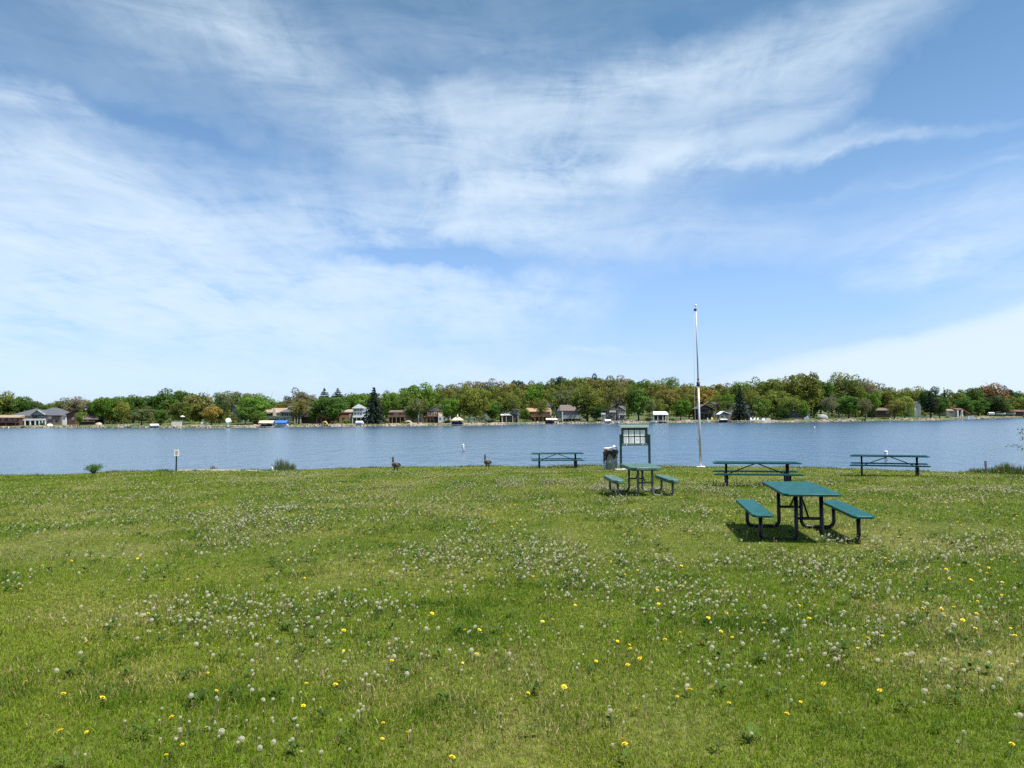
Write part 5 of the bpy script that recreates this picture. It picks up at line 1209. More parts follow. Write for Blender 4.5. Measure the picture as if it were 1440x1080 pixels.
    me = bpy.data.meshes.new('trunk_' + kind); me.from_pydata(limbs.v, [], limbs.f); me.polygons.foreach_set('use_smooth', [True] * len(me.polygons)); me.materials.append(M['bark']); me.update()
    return me, crown
PROTO = {k: [tree_proto(k, s * 13 + 5) for s in range(n)] for k, n in dict(broad=4, tall=3, sparse=3, low=2, vase=1, willow=1, spruce=2, pine=2).items()}

KC = dict(G=(.125, .225, .032), M=(.090, .165, .032), D=(.045, .085, .024), O=(.165, .195, .042), Y=(.25, .265, .05), B=(.195, .185, .055), K=(.185, .175, .100), A=(.34, .265, .065), R_=(.20, .130, .062), S=(.018, .036, .024), W=(.22, .26, .06), P=(.040, .076, .042), L=(.160, .245, .050), T=(.140, .170, .075))

def tree(px, ytop, wpx, t, kind, colk, label, group=None, name='tree', bark=None, k=[0]):
    p = far_pt(px, t); D = p.y; top = W(px, ytop, D).z; h = top - p.z + .3; w = wpx / FPX * D
    k[0] += 1; pr = PROTO[kind]; tm, cm = pr[k[0] % len(pr)]
    cat = 'tree'
    o = thing(name, label, cat, (p.x, p.y, p.z - .15), rnd.uniform(0, 6.28), group)
    w *= 1.26 if kind in ('broad', 'tall', 'sparse') else 1.0
    sc = (w / .95, w / .95, h * (1.07 if kind not in ('spruce', 'pine') else 1.0))
    tr = link('trunk', tm, o); tr.scale = sc
    if bark:
        tr.material_slots[0].link = 'OBJECT'; tr.material_slots[0].material = M[bark]
    cr = link('crown', cm, o); cr.scale = sc
    c = KC[colk]; j = rnd.uniform(.88, 1.12); hj = rnd.uniform(-.06, .06)
    cr.color = (c[0] * j * (1 + hj), c[1] * j, c[2] * j, 1)
    return o

FRONT = [
 (4, 549, 40, 50, 'broad', 'O', 'olive tree at the far left edge, behind the low brown deck house'),
 (27, 555, 30, 58, 'tall', 'M', 'mid green tree over the left shoulder of the big grey roof'),
 (-22, 548, 50, 40, 'broad', 'M', 'green tree cut by the left picture edge'),
 (48, 565, 26, 60, 'broad', 'D', 'low dark green tree peeking above the big grey roof ridge'),
 (67, 566, 24, 64, 'broad', 'M', 'low green tree above the right end of the big grey roof'),
 (88, 561, 26, 56, 'sparse', 'O', 'thin olive tree behind the white sloping gable garage'),
 (105, 557, 34, 52, 'sparse', 'K', 'half-bare brownish tree above the red-brown barn-like house'),
 (112, 576, 17, 15, 'low', 'L', 'small light green tree hiding the right end of the barn-like house'),
 (130, 562, 17, 42, 'tall', 'D', 'narrow dark evergreen left of the bright trees by the cove'),
 (146, 556, 28, 34, 'broad', 'G', 'bright green tree just right of the narrow dark evergreen'),
 (163, 555, 30, 40, 'tall', 'G', 'taller bright green tree left of the cove'),
 (171, 563, 24, 22, 'sparse', 'Y', 'yellowish green tree in front, left of the brown cove tree'),
 (186, 554, 34, 52, 'tall', 'M', 'green tree behind the left cove, left of the tall rounded one'),
 (199, 571, 38, 14, 'low', 'T', 'greyish olive spreading tree overhanging the left cove'),
 (216, 552, 34, 55, 'broad', 'M', 'green tree between the cove tree and the tall rounded one'),
 (243, 545, 50, 60, 'tall', 'M', 'tallest rounded green tree of the left shore'),
 (226, 574, 26, 14, 'low', 'M', 'low green tree at the right side of the left cove'),
 (256, 562, 28, 22, 'broad', 'O', 'olive green tree behind the small white umbrella'),
 (277, 551, 38, 36, 'tall', 'B', 'orange-tinged olive tree left of the amber tree'),
 (297, 569, 25, 16, 'broad', 'A', 'small amber yellow tree on the open lawn'),
 (309, 565, 18, 30, 'tall', 'D', 'dark green tree just right of the amber tree'),
 (315, 549, 32, 58, 'sparse', 'T', 'grey-green sparse tree above the amber tree'),
 (335, 548, 28, 66, 'tall', 'T', 'tall grey-green tree above the narrow blue-grey house'),
 (345, 568, 36, 16, 'low', 'M', 'dark-bottomed round green tree right of the white disc'),
 (358, 554, 52, 24, 'broad', 'G', 'broad spreading green tree left of the tan-roofed house'),
 (352, 551, 36, 52, 'sparse', 'O', 'pale twiggy tree crown behind the broad spreading green tree'),
 (366, 576, 26, 12, 'low', 'L', 'light green low tree at the left end of the tan-roofed house'),
 (392, 565, 28, 62, 'broad', 'O', 'low olive tree above the tan roof'),
 (403, 555, 12, 70, 'sparse', 'P', 'slender sparse tree top left of the stone roof stack'),
 (421, 547, 32, 42, 'sparse', 'K', 'tall pale half-bare tree above the tan-roofed house'),
 (420, 560, 30, 12, 'sparse', 'B', 'brown budding tree standing before the tan-roofed house'),
 (434, 553, 22, 40, 'sparse', 'K', 'thin bare-topped tree between the budding tree and big green tree'),
 (440, 572, 16, 12, 'tall', 'G', 'narrow green tree right of the brown budding tree'),
 (466, 556, 50, 12, 'broad', 'M', 'big green tree spreading over the orange-red deck railing'),
 (456, 546, 24, 60, 'pine', 'P', 'left blue-green pine top above the big green tree'),
 (475, 546, 26, 60, 'pine', 'P', 'right blue-green pine top above the big green tree'),
 (497, 553, 26, 48, 'broad', 'G', 'green tree behind the pointed pale blue house'),
 (513, 551, 30, 40, 'tall', 'G', 'green tree just left of the big dark spruce top'),
 (526, 545, 44, 9, 'spruce', 'S', 'biggest dark spruce, beside the pale blue house'),
 (548, 548, 26, 40, 'tall', 'G', 'bright green tree close right of the big dark spruce'),
 (566, 548, 26, 34, 'tall', 'L', 'light green tree above the brown house with grey roof'),
 (580, 562, 26, 14, 'broad', 'L', 'light green crown hanging over the dark slate-grey house'),
 (591, 537, 48, 40, 'tall', 'G', 'tallest bright green tree left of the cream gable house'),
 (588, 558, 26, 10, 'sparse', 'O', 'pale-trunked tree in front of the dark slate-grey house'),
 (604, 556, 24, 36, 'broad', 'G', 'green tree directly behind the cream gable roof'),
 (631, 558, 28, 12, 'broad', 'G', 'green tree covering the right half of the cream gable house'),
 (646, 552, 26, 30, 'sparse', 'M', 'dark leaning tree left of the yellow-green pair'),
 (659, 541, 34, 12, 'tall', 'Y', 'left of the two tall yellow-green trees at the waterline'),
 (675, 543, 28, 12, 'tall', 'Y', 'right of the two tall yellow-green trees at the waterline'),
 (692, 563, 24, 12, 'broad', 'M', 'dark green tree right of the yellow-green pair'),
 (704, 545, 34, 20, 'tall', 'O', 'olive tree over the white-roofed boathouse'),
 (721, 554, 28, 12, 'sparse', 'O', 'thin-trunked olive tree in front of the boathouse rear roof'),
 (738, 574, 14, 9, 'broad', 'G', 'small bright green tree at the left end of the orange-roofed house'),
 (751, 537, 28, 60, 'broad', 'G', 'bright green tree on the hill above the orange roof'),
 (761, 560, 22, 10, 'sparse', 'O', 'thin see-through tree in front of the orange deck'),
 (778, 556, 28, 70, 'broad', 'M', 'green tree behind the white gable with round window'),
 (795, 545, 40, 46, 'sparse', 'T', 'grey-olive tree above the large brown roof'),
 (826, 541, 46, 14, 'tall', 'O', 'big olive tree right of the large brown roof'),
 (838, 570, 26, 9, 'low', 'D', 'dark low tree left of the white post hoist'),
 (848, 566, 20, 22, 'tall', 'M', 'green tree between the big olive tree and the grey gable'),
 (867, 540, 40, 9, 'vase', 'B', 'fan-shaped thin tree with forked trunk before the grey gable house'),
 (898, 543, 38, 10, 'broad', 'M', 'broad green tree between the grey gable house and white shelter'),
 (914, 560, 18, 12, 'sparse', 'T', 'slim olive tree left of the white-roofed shelter'),
 (934, 543, 40, 22, 'broad', 'B', 'brownish oak behind the white-roofed shelter'),
 (925, 560, 30, 14, 'sparse', 'O', 'dull olive tree just above the white-roofed shelter'),
 (957, 560, 26, 8, 'broad', 'G', 'small round vivid green maple by the water left of the flagpole'),
 (969, 552, 26, 30, 'tall', 'O', 'olive tree between the vivid green maple and the flagpole'),
 (993, 543, 36, 66, 'broad', 'A', 'golden-brown oak crown over the dark chalet'),
 (1010, 553, 30, 34, 'vase', 'O', 'dark-trunked spreading oak right of the dark chalet'),
 (1024, 551, 24, 26, 'vase', 'G', 'lighter green tree over the white long house'),
 (1041, 543, 31, 8, 'spruce', 'S', 'dark spruce right of the navy-fronted shelter'),
 (1072, 557, 26, 9, 'tall', 'L', 'light green waterside tree above the white garden chairs'),
 (1060, 548, 24, 40, 'sparse', 'O', 'olive tree behind the light green waterside tree'),
 (1101, 573, 26, 9, 'low', 'D', 'dark bushy evergreen left of the navy house'),
 (1092, 545, 40, 26, 'broad', 'O', 'olive oak directly above the dark bushy evergreen'),
 (1114, 556, 34, 12, 'sparse', 'O', 'olive tree overhanging the navy house roof'),
 (1129, 563, 20, 12, 'broad', 'G', 'small bright green crown at the right end of the navy house'),
 (1130, 520, 44, 30, 'broad', 'O', 'tallest round-topped oak right of centre'),
 (1106, 528, 42, 36, 'sparse', 'O', 'oak on the left shoulder of the tallest oak'),
 (1154, 531, 34, 34, 'tall', 'M', 'green oak on the right shoulder of the tallest oak'),
 (1166, 556, 22, 8, 'sparse', 'K', 'nearly bare tree with a pale forked trunk right of the grey mound'),
 (1180, 522, 42, 34, 'sparse', 'O', 'high airy oak crown above the pale forked trunk'),
 (1193, 553, 34, 9, 'broad', 'M', 'dense dark green tree at the water right of the pale trunk'),
 (1203, 530, 34, 30, 'sparse', 'O', 'airy olive oak left of the grey bare-topped trees'),
 (1217, 560, 22, 9, 'sparse', 'K', 'greyish bare tree leaning over the waterline'),
 (1229, 536, 30, 36, 'sparse', 'K', 'grey bare-topped tree where the tall oaks step down'),
 (1226, 549, 22, 11, 'tall', 'G', 'upright green tree left of the brown shaded house'),
 (1246, 546, 32, 34, 'broad', 'O', 'olive tree above the brown shaded house'),
 (1258, 562, 26, 10, 'sparse', 'B', 'brownish twiggy tree left of the willow'),
 (1272, 557, 32, 9, 'willow', 'W', 'yellow-green weeping willow at the waterline'),
 (1284, 543, 36, 46, 'sparse', 'O', 'airy tree behind the willow'),
 (1309, 545, 34, 30, 'broad', 'D', 'dark round tree right of the pale house wall'),
 (1308, 552, 26, 10, 'pine', 'S', 'dark pine at the shore right of the pale house wall'),
 (1321, 557, 24, 10, 'broad', 'M', 'green tree left of the porch house lawn'),
 (1328.5, 545, 9, 60, 'spruce', 'S', 'small dark spruce tip on the skyline right of the dark round tree'),
 (1343, 548, 30, 50, 'broad', 'O', 'olive tree above the porch house'),
 (1357, 557, 24, 30, 'broad', 'M', 'green tree over the sloping stair rail'),
 (1365, 543, 30, 46, 'broad', 'M', 'rounded green tree left of the red-tipped maple'),
 (1376, 560, 26, 22, 'broad', 'M', 'green tree between porch house and long low building'),
 (1396, 538, 42, 44, 'tall', 'R_', 'red-tipped maple, the reddest crown on the shore'),
 (1394, 556, 46, 30, 'broad', 'D', 'dark green tree below the red-tipped maple'),
 (1419, 543, 18, 60, 'tall', 'P', 'small blue-green tree right of the red-tipped maple'),
 (1412, 562, 34, 22, 'low', 'O', 'olive low tree leaning over the long low building'),
 (1431, 557, 32, 36, 'broad', 'O', 'olive tree at the right end of the long low building'),
 (1436, 549, 24, 60, 'broad', 'M', 'green tree top near the right picture edge'),
 (1456, 555, 40, 40, 'broad', 'M', 'green tree cut by the right picture edge'),
]
for a in FRONT: tree(*a, bark='pale_bark' if any(w in a[6] for w in ('pale-trunked', 'pale forked', 'yellow-green trees')) else None)

HILL = [
 (612, 547, 30, 80, 'broad', 'M', 'above the cream gable roof beside the tallest bright green tree'),
 (626, 541, 34, 95, 'broad', 'B', 'above the gap left of the yellow-green pair, brown-olive'),
 (642, 538, 34, 105, 'sparse', 'B', 'behind the dark leaning tree, brownish and round'),
 (664, 534, 36, 125, 'sparse', 'K', 'behind the left yellow-green tree, grey and bare-topped'),
 (684, 534, 34, 125, 'sparse', 'K', 'behind the right yellow-green tree, grey and bare-topped'),
 (690, 545, 32, 70, 'broad', 'M', 'over the dark green tree right of the yellow-green pair'),
 (712, 535, 34, 110, 'broad', 'B', 'above the boathouse, brownish'),
 (727, 532, 24, 125, 'broad', 'P', 'above the boathouse, blue-green top'),
 (733, 545, 30, 70, 'tall', 'O', 'above the small bright green tree by the orange roof'),
 (742, 536, 28, 115, 'broad', 'B', 'left of the bright green hill tree, brown'),
 (764, 536, 26, 120, 'broad', 'D', 'right of the bright green hill tree, dark'),
 (770, 546, 28, 90, 'broad', 'M', 'directly above the white gable house'),
 (786, 527, 22, 140, 'tall', 'P', 'highest dark top left of the big olive tree'),
 (782, 536, 32, 110, 'broad', 'O', 'below the highest dark top, olive'),
 (806, 529, 40, 120, 'broad', 'O', 'on the skyline above the large brown roof, round olive'),
 (828, 528, 40, 130, 'broad', 'B', 'on the skyline above the big olive tree, brown'),
 (841, 526, 20, 145, 'tall', 'P', 'blue-green top above the white post hoist'),
 (852, 529, 34, 125, 'broad', 'B', 'on the skyline left of the fan-shaped tree'),
 (852, 546, 28, 70, 'broad', 'O', 'left behind the fan-shaped tree'),
 (872, 529, 36, 130, 'sparse', 'K', 'on the skyline above the fan-shaped tree'),
 (888, 531, 24, 130, 'broad', 'M', 'green top right of the fan-shaped tree'),
 (884, 546, 28, 75, 'broad', 'B', 'right behind the fan-shaped tree, brownish'),
 (906, 532, 30, 115, 'broad', 'M', 'on the skyline above the broad green tree'),
 (922, 534, 30, 105, 'sparse', 'O', 'on the skyline left of the pale green top'),
 (943, 528, 24, 120, 'sparse', 'L', 'pale green top on the skyline above the vivid maple'),
 (955, 541, 30, 80, 'broad', 'B', 'golden-olive above the vivid green maple'),
 (972, 538, 28, 90, 'broad', 'O', 'left of the flagpole collar'),
 (988, 541, 26, 95, 'broad', 'O', 'right of the flagpole collar'),
 (1008, 536, 34, 95, 'broad', 'B', 'brown-gold, above the white long house'),
 (1030, 538, 30, 80, 'sparse', 'O', 'behind the spruce top on its left'),
 (1048, 534, 34, 85, 'sparse', 'L', 'pale green, behind the spruce top on its right'),
 (1070, 532, 36, 70, 'sparse', 'O', 'above the light green waterside tree'),
 (1088, 527, 36, 60, 'broad', 'O', 'left of the oak shoulder, olive'),
 (1140, 540, 40, 60, 'broad', 'D', 'dark, deep behind the tallest round-topped oak'),
 (1170, 540, 40, 60, 'broad', 'D', 'dark, deep behind the pale forked trunk'),
 (1200, 545, 40, 55, 'broad', 'D', 'dark, deep behind the dense dark waterside tree'),
 (1212, 530, 30, 60, 'sparse', 'K', 'grey bare crown on the slope down from the tall oaks'),
 (1240, 541, 28, 60, 'sparse', 'T', 'last grey-green crown before the dip in the skyline'),
 (1262, 549, 30, 60, 'broad', 'O', 'low olive crown in the dip of the skyline'),
 (1297, 546, 26, 60, 'sparse', 'O', 'airy crown left of the dark round tree'),
]
for (px, yt, w, t, k, c, lab) in HILL:
    tree(px, yt, w, t, k, c, 'tree in the wood ' + lab, group='trees in the wood behind the houses')
for i, (px, yt, w, lab) in enumerate(((-90, 548, 60, 0), (-150, 545, 60, 0), (1510, 552, 60, 0), (1575, 550, 60, 0))): pass

SHRUBS = [(410, 592.5, 9, 3, 'lime', 'bright yellow-green bush right of the blue boat canopy'), (386, 587, 26, 10, 'D', 'dark clipped hedge in front of the white chimney house'), (571, 592.5, 18, 3, 'G', 'green bush at the water right of the wooden deck house'),
          (545, 591.5, 5, 6, 'M', 'small round bush left of the wooden deck stairs'), (486, 590, 15, 6, 'L', 'light green bush before the orange garage wall'), (364, 590.5, 20, 8, 'D', 'low dark hedge left of the tan boat canopy'), (470, 592.4, 14, 4, 'T', 'dull green bush on the rocks by the yellow slide'), (628, 590.6, 14, 5, 'D', 'low dark hedge before the white wing of the gable house'),
          (1112, 588, 12, 6, 'L', 'light green bush at the foot of the navy house'), (1150, 586.5, 12, 6, 'L', 'light green bush left of the grey boulder mound'), (1090, 587, 26, 10, 'D', 'shady low hedge behind the white dock chairs'), (810, 591.6, 12, 4, 'T', 'grey-green bush below the white balcony rails'), (788, 592, 8, 4, 'M', 'small green bush right of the cream boat canopies'),
          (944, 588.4, 14, 6, 'M', 'green bush right of the white-roofed shelter'), (912, 587, 12, 6, 'D', 'dark bush left of the white-roofed shelter'), (60, 594.6, 10, 6, 'M', 'green bush below the white balcony band'), (1244, 587, 22, 7, 'O', 'olive brush on the bank below the brown shaded house'), (1213, 590, 14, 2, 'D', 'dark low bush at the waterline under the leaning bare tree'),
          (1292, 588, 10, 4, 'L', 'light green bush at the right foot of the willow'), (1332, 585.6, 10, 8, 'L', 'light shrub before the porch house wall'), (1440, 585, 24, 8, 'G', 'green shrub at the right end of the shore'), (690, 590.5, 20, 9, 'D', 'shady bush right of the small white shed'), (742, 590.6, 18, 6, 'G', 'green planting below the orange deck stairs'), (845, 590, 16, 6, 'D', 'dark bush behind the white post hoist')]
KC['lime'] = (.26, .27, .03)
for (px, yt, w, t, c, lab) in SHRUBS:
    o = tree(px, yt, w, t, 'low', c, lab, name='bush'); o['category'] = 'bush'

# the far wood that closes the gaps behind the single trees: one mass
def far_wood():
    g = np.random.default_rng(3); n = 3600; V = []; T = []
    px = g.uniform(-420, 1860, n); tt = 38 + 170 * g.random(n) ** 1.25
    tops = np.interp(px, [-420, 0, 80, 140, 240, 330, 400, 470, 590, 640, 720, 800, 900, 1000, 1080, 1130, 1200, 1240, 1300, 1400, 1440, 1860], [556, 562, 569, 563, 556, 558, 568, 556, 553, 547, 543, 538, 540, 545, 540, 536, 542, 553, 556, 556, 558, 556])
    for i in range(n):
        p = far_pt(px[i], tt[i]); top = W(px[i], tops[i], p.y).z; h = max(1.5, top - p.z) * (1 if tt[i] > 70 else .35 + .65 * max(0, (tt[i] - 38) / 32))
        z = p.z + h * g.random() ** .7 * .92; m = 46; d = g.normal(size=(m, 3)); d /= np.linalg.norm(d, axis=1)[:, None]
        c = np.array([p.x, p.y, z]) + d * np.array([3.2, 3.2, 2.2]) * (g.random((m, 1)) ** .4); a = g.normal(size=(m, 3)); a /= np.linalg.norm(a, axis=1)[:, None]
        b = np.cross(a, d + .01 * g.normal(size=(m, 3))); b /= np.linalg.norm(b, axis=1)[:, None] + 1e-9; s = g.uniform(.35, .8, (m, 1))
        V.append(np.stack([c - a * s, c - b * s * .6, c + a * s, c + b * s * .6], 1).reshape(-1, 3)); k = g.random(); t = g.uniform(.6, 1.25) * np.array([1 + .6 * k, 1 + .12 * k, 1]); T.append(np.repeat(t[None] * g.uniform(.8, 1.2, (m, 1)), 4, 0))
    V = np.concatenate(V); q = np.arange(len(V))
    tag(link('far_wood', np_mesh('far_wood', V, q, np.full(len(V) // 4, 4), 'wood_leaf', ('tone', np.concatenate(T)))), 'dense spring wood closing the gaps behind the shoreline trees', kind='stuff')
far_wood()
CLOUD_COL = (4.45, 5.25, 6.0, 1); EXPOSURE = 0.82; CLOUD_K = 1.6
# ---------------------------------------------------------------- sky, sun, camera
SUN_EL, SUN_AZ = 65.0, 115.0      # azimuth clockwise from +Y
world = bpy.data.worlds.new('World'); SC.world = world; world.use_nodes = True
nt = world.node_tree
for n in list(nt.nodes): nt.nodes.remove(n)
L = nt.links
out = N(nt, 'ShaderNodeOutputWorld'); bg = N(nt, 'ShaderNodeBackground'); bg.inputs['Strength'].default_value = 0.10; L.new(bg.outputs[0], out.inputs[0])
sky = N(nt, 'ShaderNodeTexSky', sky_type='NISHITA'); sky.sun_disc = False; sky.sun_elevation = R(SUN_EL); sky.sun_rotation = R(SUN_AZ); sky.air_density = 1.0; sky.dust_density = 0.6; sky.ozone_density = 1.6; sky.altitude = 200
tc = N(nt, 'ShaderNodeTexCoord'); sx = N(nt, 'ShaderNodeSeparateXYZ'); L.new(tc.outputs['Generated'], sx.inputs[0])
def mth(op, a, b=None, c=None, clamp=False):
    n = N(nt, 'ShaderNodeMath', operation=op); n.use_clamp = clamp
    for i, v in enumerate((a, b, c)):
        if v is None: continue
        if isinstance(v, (int, float)): n.inputs[i].default_value = v
        else: L.new(v, n.inputs[i])
    return n.outputs[0]
az = mth('ARCTAN2', sx.outputs[0], sx.outputs[1]); el = mth('ARCSINE', sx.outputs[2])
cv = N(nt, 'ShaderNodeCombineXYZ'); L.new(az, cv.inputs[0]); L.new(el, cv.inputs[1])
# warp
wn = N(nt, 'ShaderNodeTexNoise'); wn.inputs['Scale'].default_value = 5.0; wn.inputs['Detail'].default_value = 5; wn.inputs['Roughness'].default_value = .64; L.new(cv.outputs[0], wn.inputs['Vector'])
ws = N(nt, 'ShaderNodeVectorMath', operation='MULTIPLY_ADD'); L.new(wn.outputs['Color'], ws.inputs[0]); ws.inputs[1].default_value = (.22, .10, 0); ws.inputs[2].default_value = (-.11, -.05, 0)
wv = N(nt, 'ShaderNodeVectorMath', operation='ADD'); L.new(cv.outputs[0], wv.inputs[0]); L.new(ws.outputs[0], wv.inputs[1])
def sky_ang(px, py):
    d = ray(px, py).normalized(); return math.atan2(d.x, d.y), math.asin(d.z)
# cloud layout: px, py, length, width, tilt (deg, + rises to the right), weight
CL = [(180, 390, 560, 110, -2, .50), (200, 330, 420, 50, 3, .34), (120, 270, 500, 120, -8, .26), (560, 340, 420, 90, 8, .34), (690, 240, 520, 200, 6, .46), (760, 250, 430, 48, 9, .30), (900, 225, 340, 40, 8, .34), (1090, 212, 330, 22, 3, .30), (930, 105, 420, 60, 10, .46), (1130, 75, 330, 75, 14, .40), (1170, 140, 180, 70, 10, .26),
      (330, 50, 330, 85, -10, .42), (70, 150, 230, 32, -7, .30), (120, 250, 330, 60, -8, .24), (330, 450, 640, 110, 0, .36), (700, 425, 380, 80, 0, .46), (650, 120, 800, 170, 0, .13), (1200, 208, 380, 16, 1, .26), (520, 395, 420, 40, 3, .26), (720, 320, 300, 40, 5, .34), (620, 160, 300, 70, 4, .22), (1330, 362, 240, 34, 12, .34), (1400, 300, 260, 40, 8, .16),
      (1395, 232, 70, 13, 4, .12), (1390, 213, 80, 12, 3, .06), (1310, 256, 80, 9, 4, .06), (870, 488, 170, 12, -3, .10), (820, 484, 70, 8, 6, .18), (560, 520, 700, 55, 0, .30), (900, 340, 380, 60, 5, .22), (1150, 275, 360, 22, 5, .06),
      (1080, 330, 640, 190, 4, .13), (-500, 350, 900, 400, 0, .5), (2100, 420, 900, 260, 8, .6), (600, -400, 1200, 420, 8, .35)]
HOLES = [(600, 112, 260, 45, -3, .20), (590, 370, 340, 28, -3, .75), (255, 190, 260, 36, -10, .18), (1060, 290, 420, 70, 6, .16), (1340, 130, 240, 110, 0, .16), (1000, 430, 420, 85, 0, .30), (560, 260, 160, 30, -8, .14), (960, 40, 120, 40, 0, .1)]
acc = None
for i, (px, py, ln, wd, tl, wt) in enumerate(CL + [(a, b, c, d_, e, -f) for a, b, c, d_, e, f in HOLES]):
    a, e = sky_ang(px, py) if abs(py) < 560 and -300 < px < 1740 else ((px - 720) / FPX * .75, (585 - py) / FPX * .8)
    mp = N(nt, 'ShaderNodeMapping', vector_type='TEXTURE'); mp.inputs['Location'].default_value = (a, e, 0); mp.inputs['Rotation'].default_value = (0, 0, R(tl)); mp.inputs['Scale'].default_value = (ln / FPX, wd / FPX, 1)
    L.new(wv.outputs[0] if i < len(CL) + len(HOLES) else cv.outputs[0], mp.inputs[0])
    gr = N(nt, 'ShaderNodeTexGradient', gradient_type='QUADRATIC_SPHERE'); L.new(mp.outputs[0], gr.inputs[0])
    acc = mth('MULTIPLY_ADD', gr.outputs['Fac'], wt * CLOUD_K, acc if acc is not None else 0.0)
# low cloud bank at the right with a crisp rising upper edge
a0, e0 = sky_ang(1000, 528); a1, e1 = sky_ang(1440, 424); wx = N(nt, 'ShaderNodeSeparateXYZ'); L.new(wv.outputs[0], wx.inputs[0])
waz = mth('ADD', mth('MULTIPLY', wx.outputs[0], .35), mth('MULTIPLY', az, .65)); wel = mth('ADD', mth('MULTIPLY', wx.outputs[1], .35), mth('MULTIPLY', el, .65))
line = mth('SUBTRACT', mth('MULTIPLY_ADD', waz, (e1 - e0) / (a1 - a0), e0 - a0 * (e1 - e0) / (a1 - a0)), wel)
def sstep(v, lo, hi):
    n = N(nt, 'ShaderNodeMapRange', interpolation_type='SMOOTHSTEP'); n.inputs[1].default_value = lo; n.inputs[2].default_value = hi; L.new(v, n.inputs[0]); return n.outputs[0]
bank = mth('MULTIPLY', mth('MULTIPLY', sstep(line, -.004, .022), sstep(waz, a0 - .10, a0 + .22)), mth('SUBTRACT', 1.0, mth('MULTIPLY', sstep(line, .05, .12), .45)))
# streak detail on a flat high layer (true perspective of a cirrus sheet)
zz = mth('ADD', mth('MAXIMUM', sx.outputs[2], 0.0), 0.10)
qv = N(nt, 'ShaderNodeCombineXYZ'); L.new(mth('DIVIDE', sx.outputs[0], zz), qv.inputs[0]); L.new(mth('DIVIDE', sx.outputs[1], zz), qv.inputs[1])
def streak(rot, sc, det, rough, scale, dist=0.0):
    mp = N(nt, 'ShaderNodeMapping'); mp.inputs['Rotation'].default_value = (0, 0, R(rot)); mp.inputs['Scale'].default_value = sc; L.new(qv.outputs[0], mp.inputs[0])
    n = N(nt, 'ShaderNodeTexNoise'); n.inputs['Scale'].default_value = scale; n.inputs['Detail'].default_value = det; n.inputs['Roughness'].default_value = rough; n.inputs['Distortion'].default_value = dist; L.new(mp.outputs[0], n.inputs['Vector']); return n.outputs[0]
s1 = streak(-62, (1.0, .30, 1), 9, .62, 1.9, .6); s2 = streak(-30, (1, .40, 1), 9, .68, 4.5, 1.0)
mp = N(nt, 'ShaderNodeMapping'); mp.inputs['Rotation'].default_value = (0, 0, R(-8)); mp.inputs['Scale'].default_value = (3.0, 13, 1); L.new(cv.outputs[0], mp.inputs[0])
s3n = N(nt, 'ShaderNodeTexNoise'); s3n.inputs['Scale'].default_value = 1.9; s3n.inputs['Detail'].default_value = 9; s3n.inputs['Roughness'].default_value = .66; s3n.inputs['Distortion'].default_value = .7; L.new(mp.outputs[0], s3n.inputs['Vector'])
det = mth('ADD', mth('ADD', mth('MULTIPLY', s1, .38), mth('MULTIPLY', s2, .24)), mth('MULTIPLY', s3n.outputs[0], .38))
dr = N(nt, 'ShaderNodeMapRange'); dr.inputs[1].default_value = .40; dr.inputs[2].default_value = .62; dr.inputs[3].default_value = .20; dr.inputs[4].default_value = 1.9; L.new(det, dr.inputs[0])
dens = mth('ADD', mth('MULTIPLY', mth('MAXIMUM', acc, 0.0), dr.outputs[0]), mth('MULTIPLY', bank, mth('MULTIPLY_ADD', dr.outputs[0], .4, 1.7)))
cov = mth('SUBTRACT', 1.0, mth('POWER', 2.718, mth('MULTIPLY', dens, -1.25)), clamp=True)
cov = mth('MULTIPLY', cov, .95)
mx = N(nt, 'ShaderNodeMix', data_type='RGBA'); L.new(cov, mx.inputs[0])
tint = N(nt, 'ShaderNodeVectorMath', operation='MULTIPLY'); L.new(sky.outputs[0], tint.inputs[0])
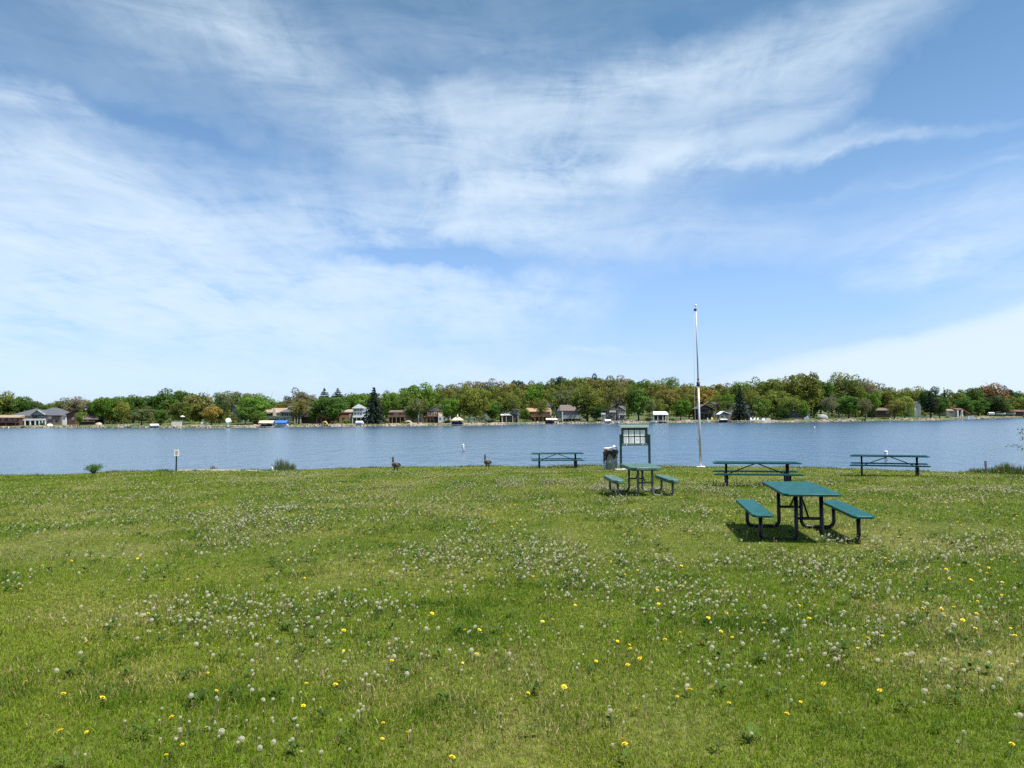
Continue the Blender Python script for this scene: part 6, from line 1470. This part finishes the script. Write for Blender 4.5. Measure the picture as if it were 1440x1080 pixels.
tr = N(nt, 'ShaderNodeValToRGB'); cr = tr.color_ramp
for p_, c_ in ((0.0, (.66, .80, 1.22)), (.03, (.66, .78, 1.18)), (.07, (.69, .77, 1.02)), (.16, (.76, .86, 1.03)), (.27, (.77, .89, .97)), (.5, (.55, .755, .77)), (1.0, (.5, .7, .76))):
    if p_ in (0.0, 1.0): e = cr.elements[0 if p_ == 0 else -1]; e.position = p_
    else: e = cr.elements.new(p_)
    e.color = (*c_, 1)
L.new(el, tr.inputs[0]); L.new(tr.outputs[0], tint.inputs[1])
L.new(tint.outputs[0], mx.inputs[6]); mx.inputs[7].default_value = CLOUD_COL
L.new(mx.outputs[2], bg.inputs['Color'])

sun = bpy.data.lights.new('sun', 'SUN'); sun.energy = 4.6; sun.angle = R(.53); sun.color = (1, .955, .89)
so = bpy.data.objects.new('sun', sun); COL.objects.link(so)
e_, a_ = R(SUN_EL), R(SUN_AZ); sd = Vector((math.cos(e_) * math.sin(a_), math.cos(e_) * math.cos(a_), math.sin(e_)))
so.rotation_euler = sd.to_track_quat('Z', 'Y').to_euler(); so.location = (0, 0, 60)

cam = bpy.data.cameras.new('camera'); co = bpy.data.objects.new('camera', cam); COL.objects.link(co)
from mathutils import Matrix
co.matrix_world = Matrix(((_R.x, _U.x, -_F.x, CAM.x), (_R.y, _U.y, -_F.y, CAM.y), (_R.z, _U.z, -_F.z, CAM.z), (0, 0, 0, 1)))
cam.sensor_fit = 'HORIZONTAL'; cam.sensor_width = 36; cam.lens = 36 * FPX / 1440; cam.clip_start = .05; cam.clip_end = 6000
SC.camera = co
vs = SC.view_settings; vs.view_transform = 'Standard'; vs.look = 'None'; vs.exposure = EXPOSURE; vs.gamma = 1; vs.use_curve_mapping = False
SC.cycles.max_bounces = 6; SC.cycles.diffuse_bounces = 2; SC.cycles.glossy_bounces = 2; SC.cycles.transmission_bounces = 2; SC.cycles.transparent_max_bounces = 4; SC.cycles.caustics_reflective = False; SC.cycles.caustics_refractive = False
SC.cycles.use_denoising = False
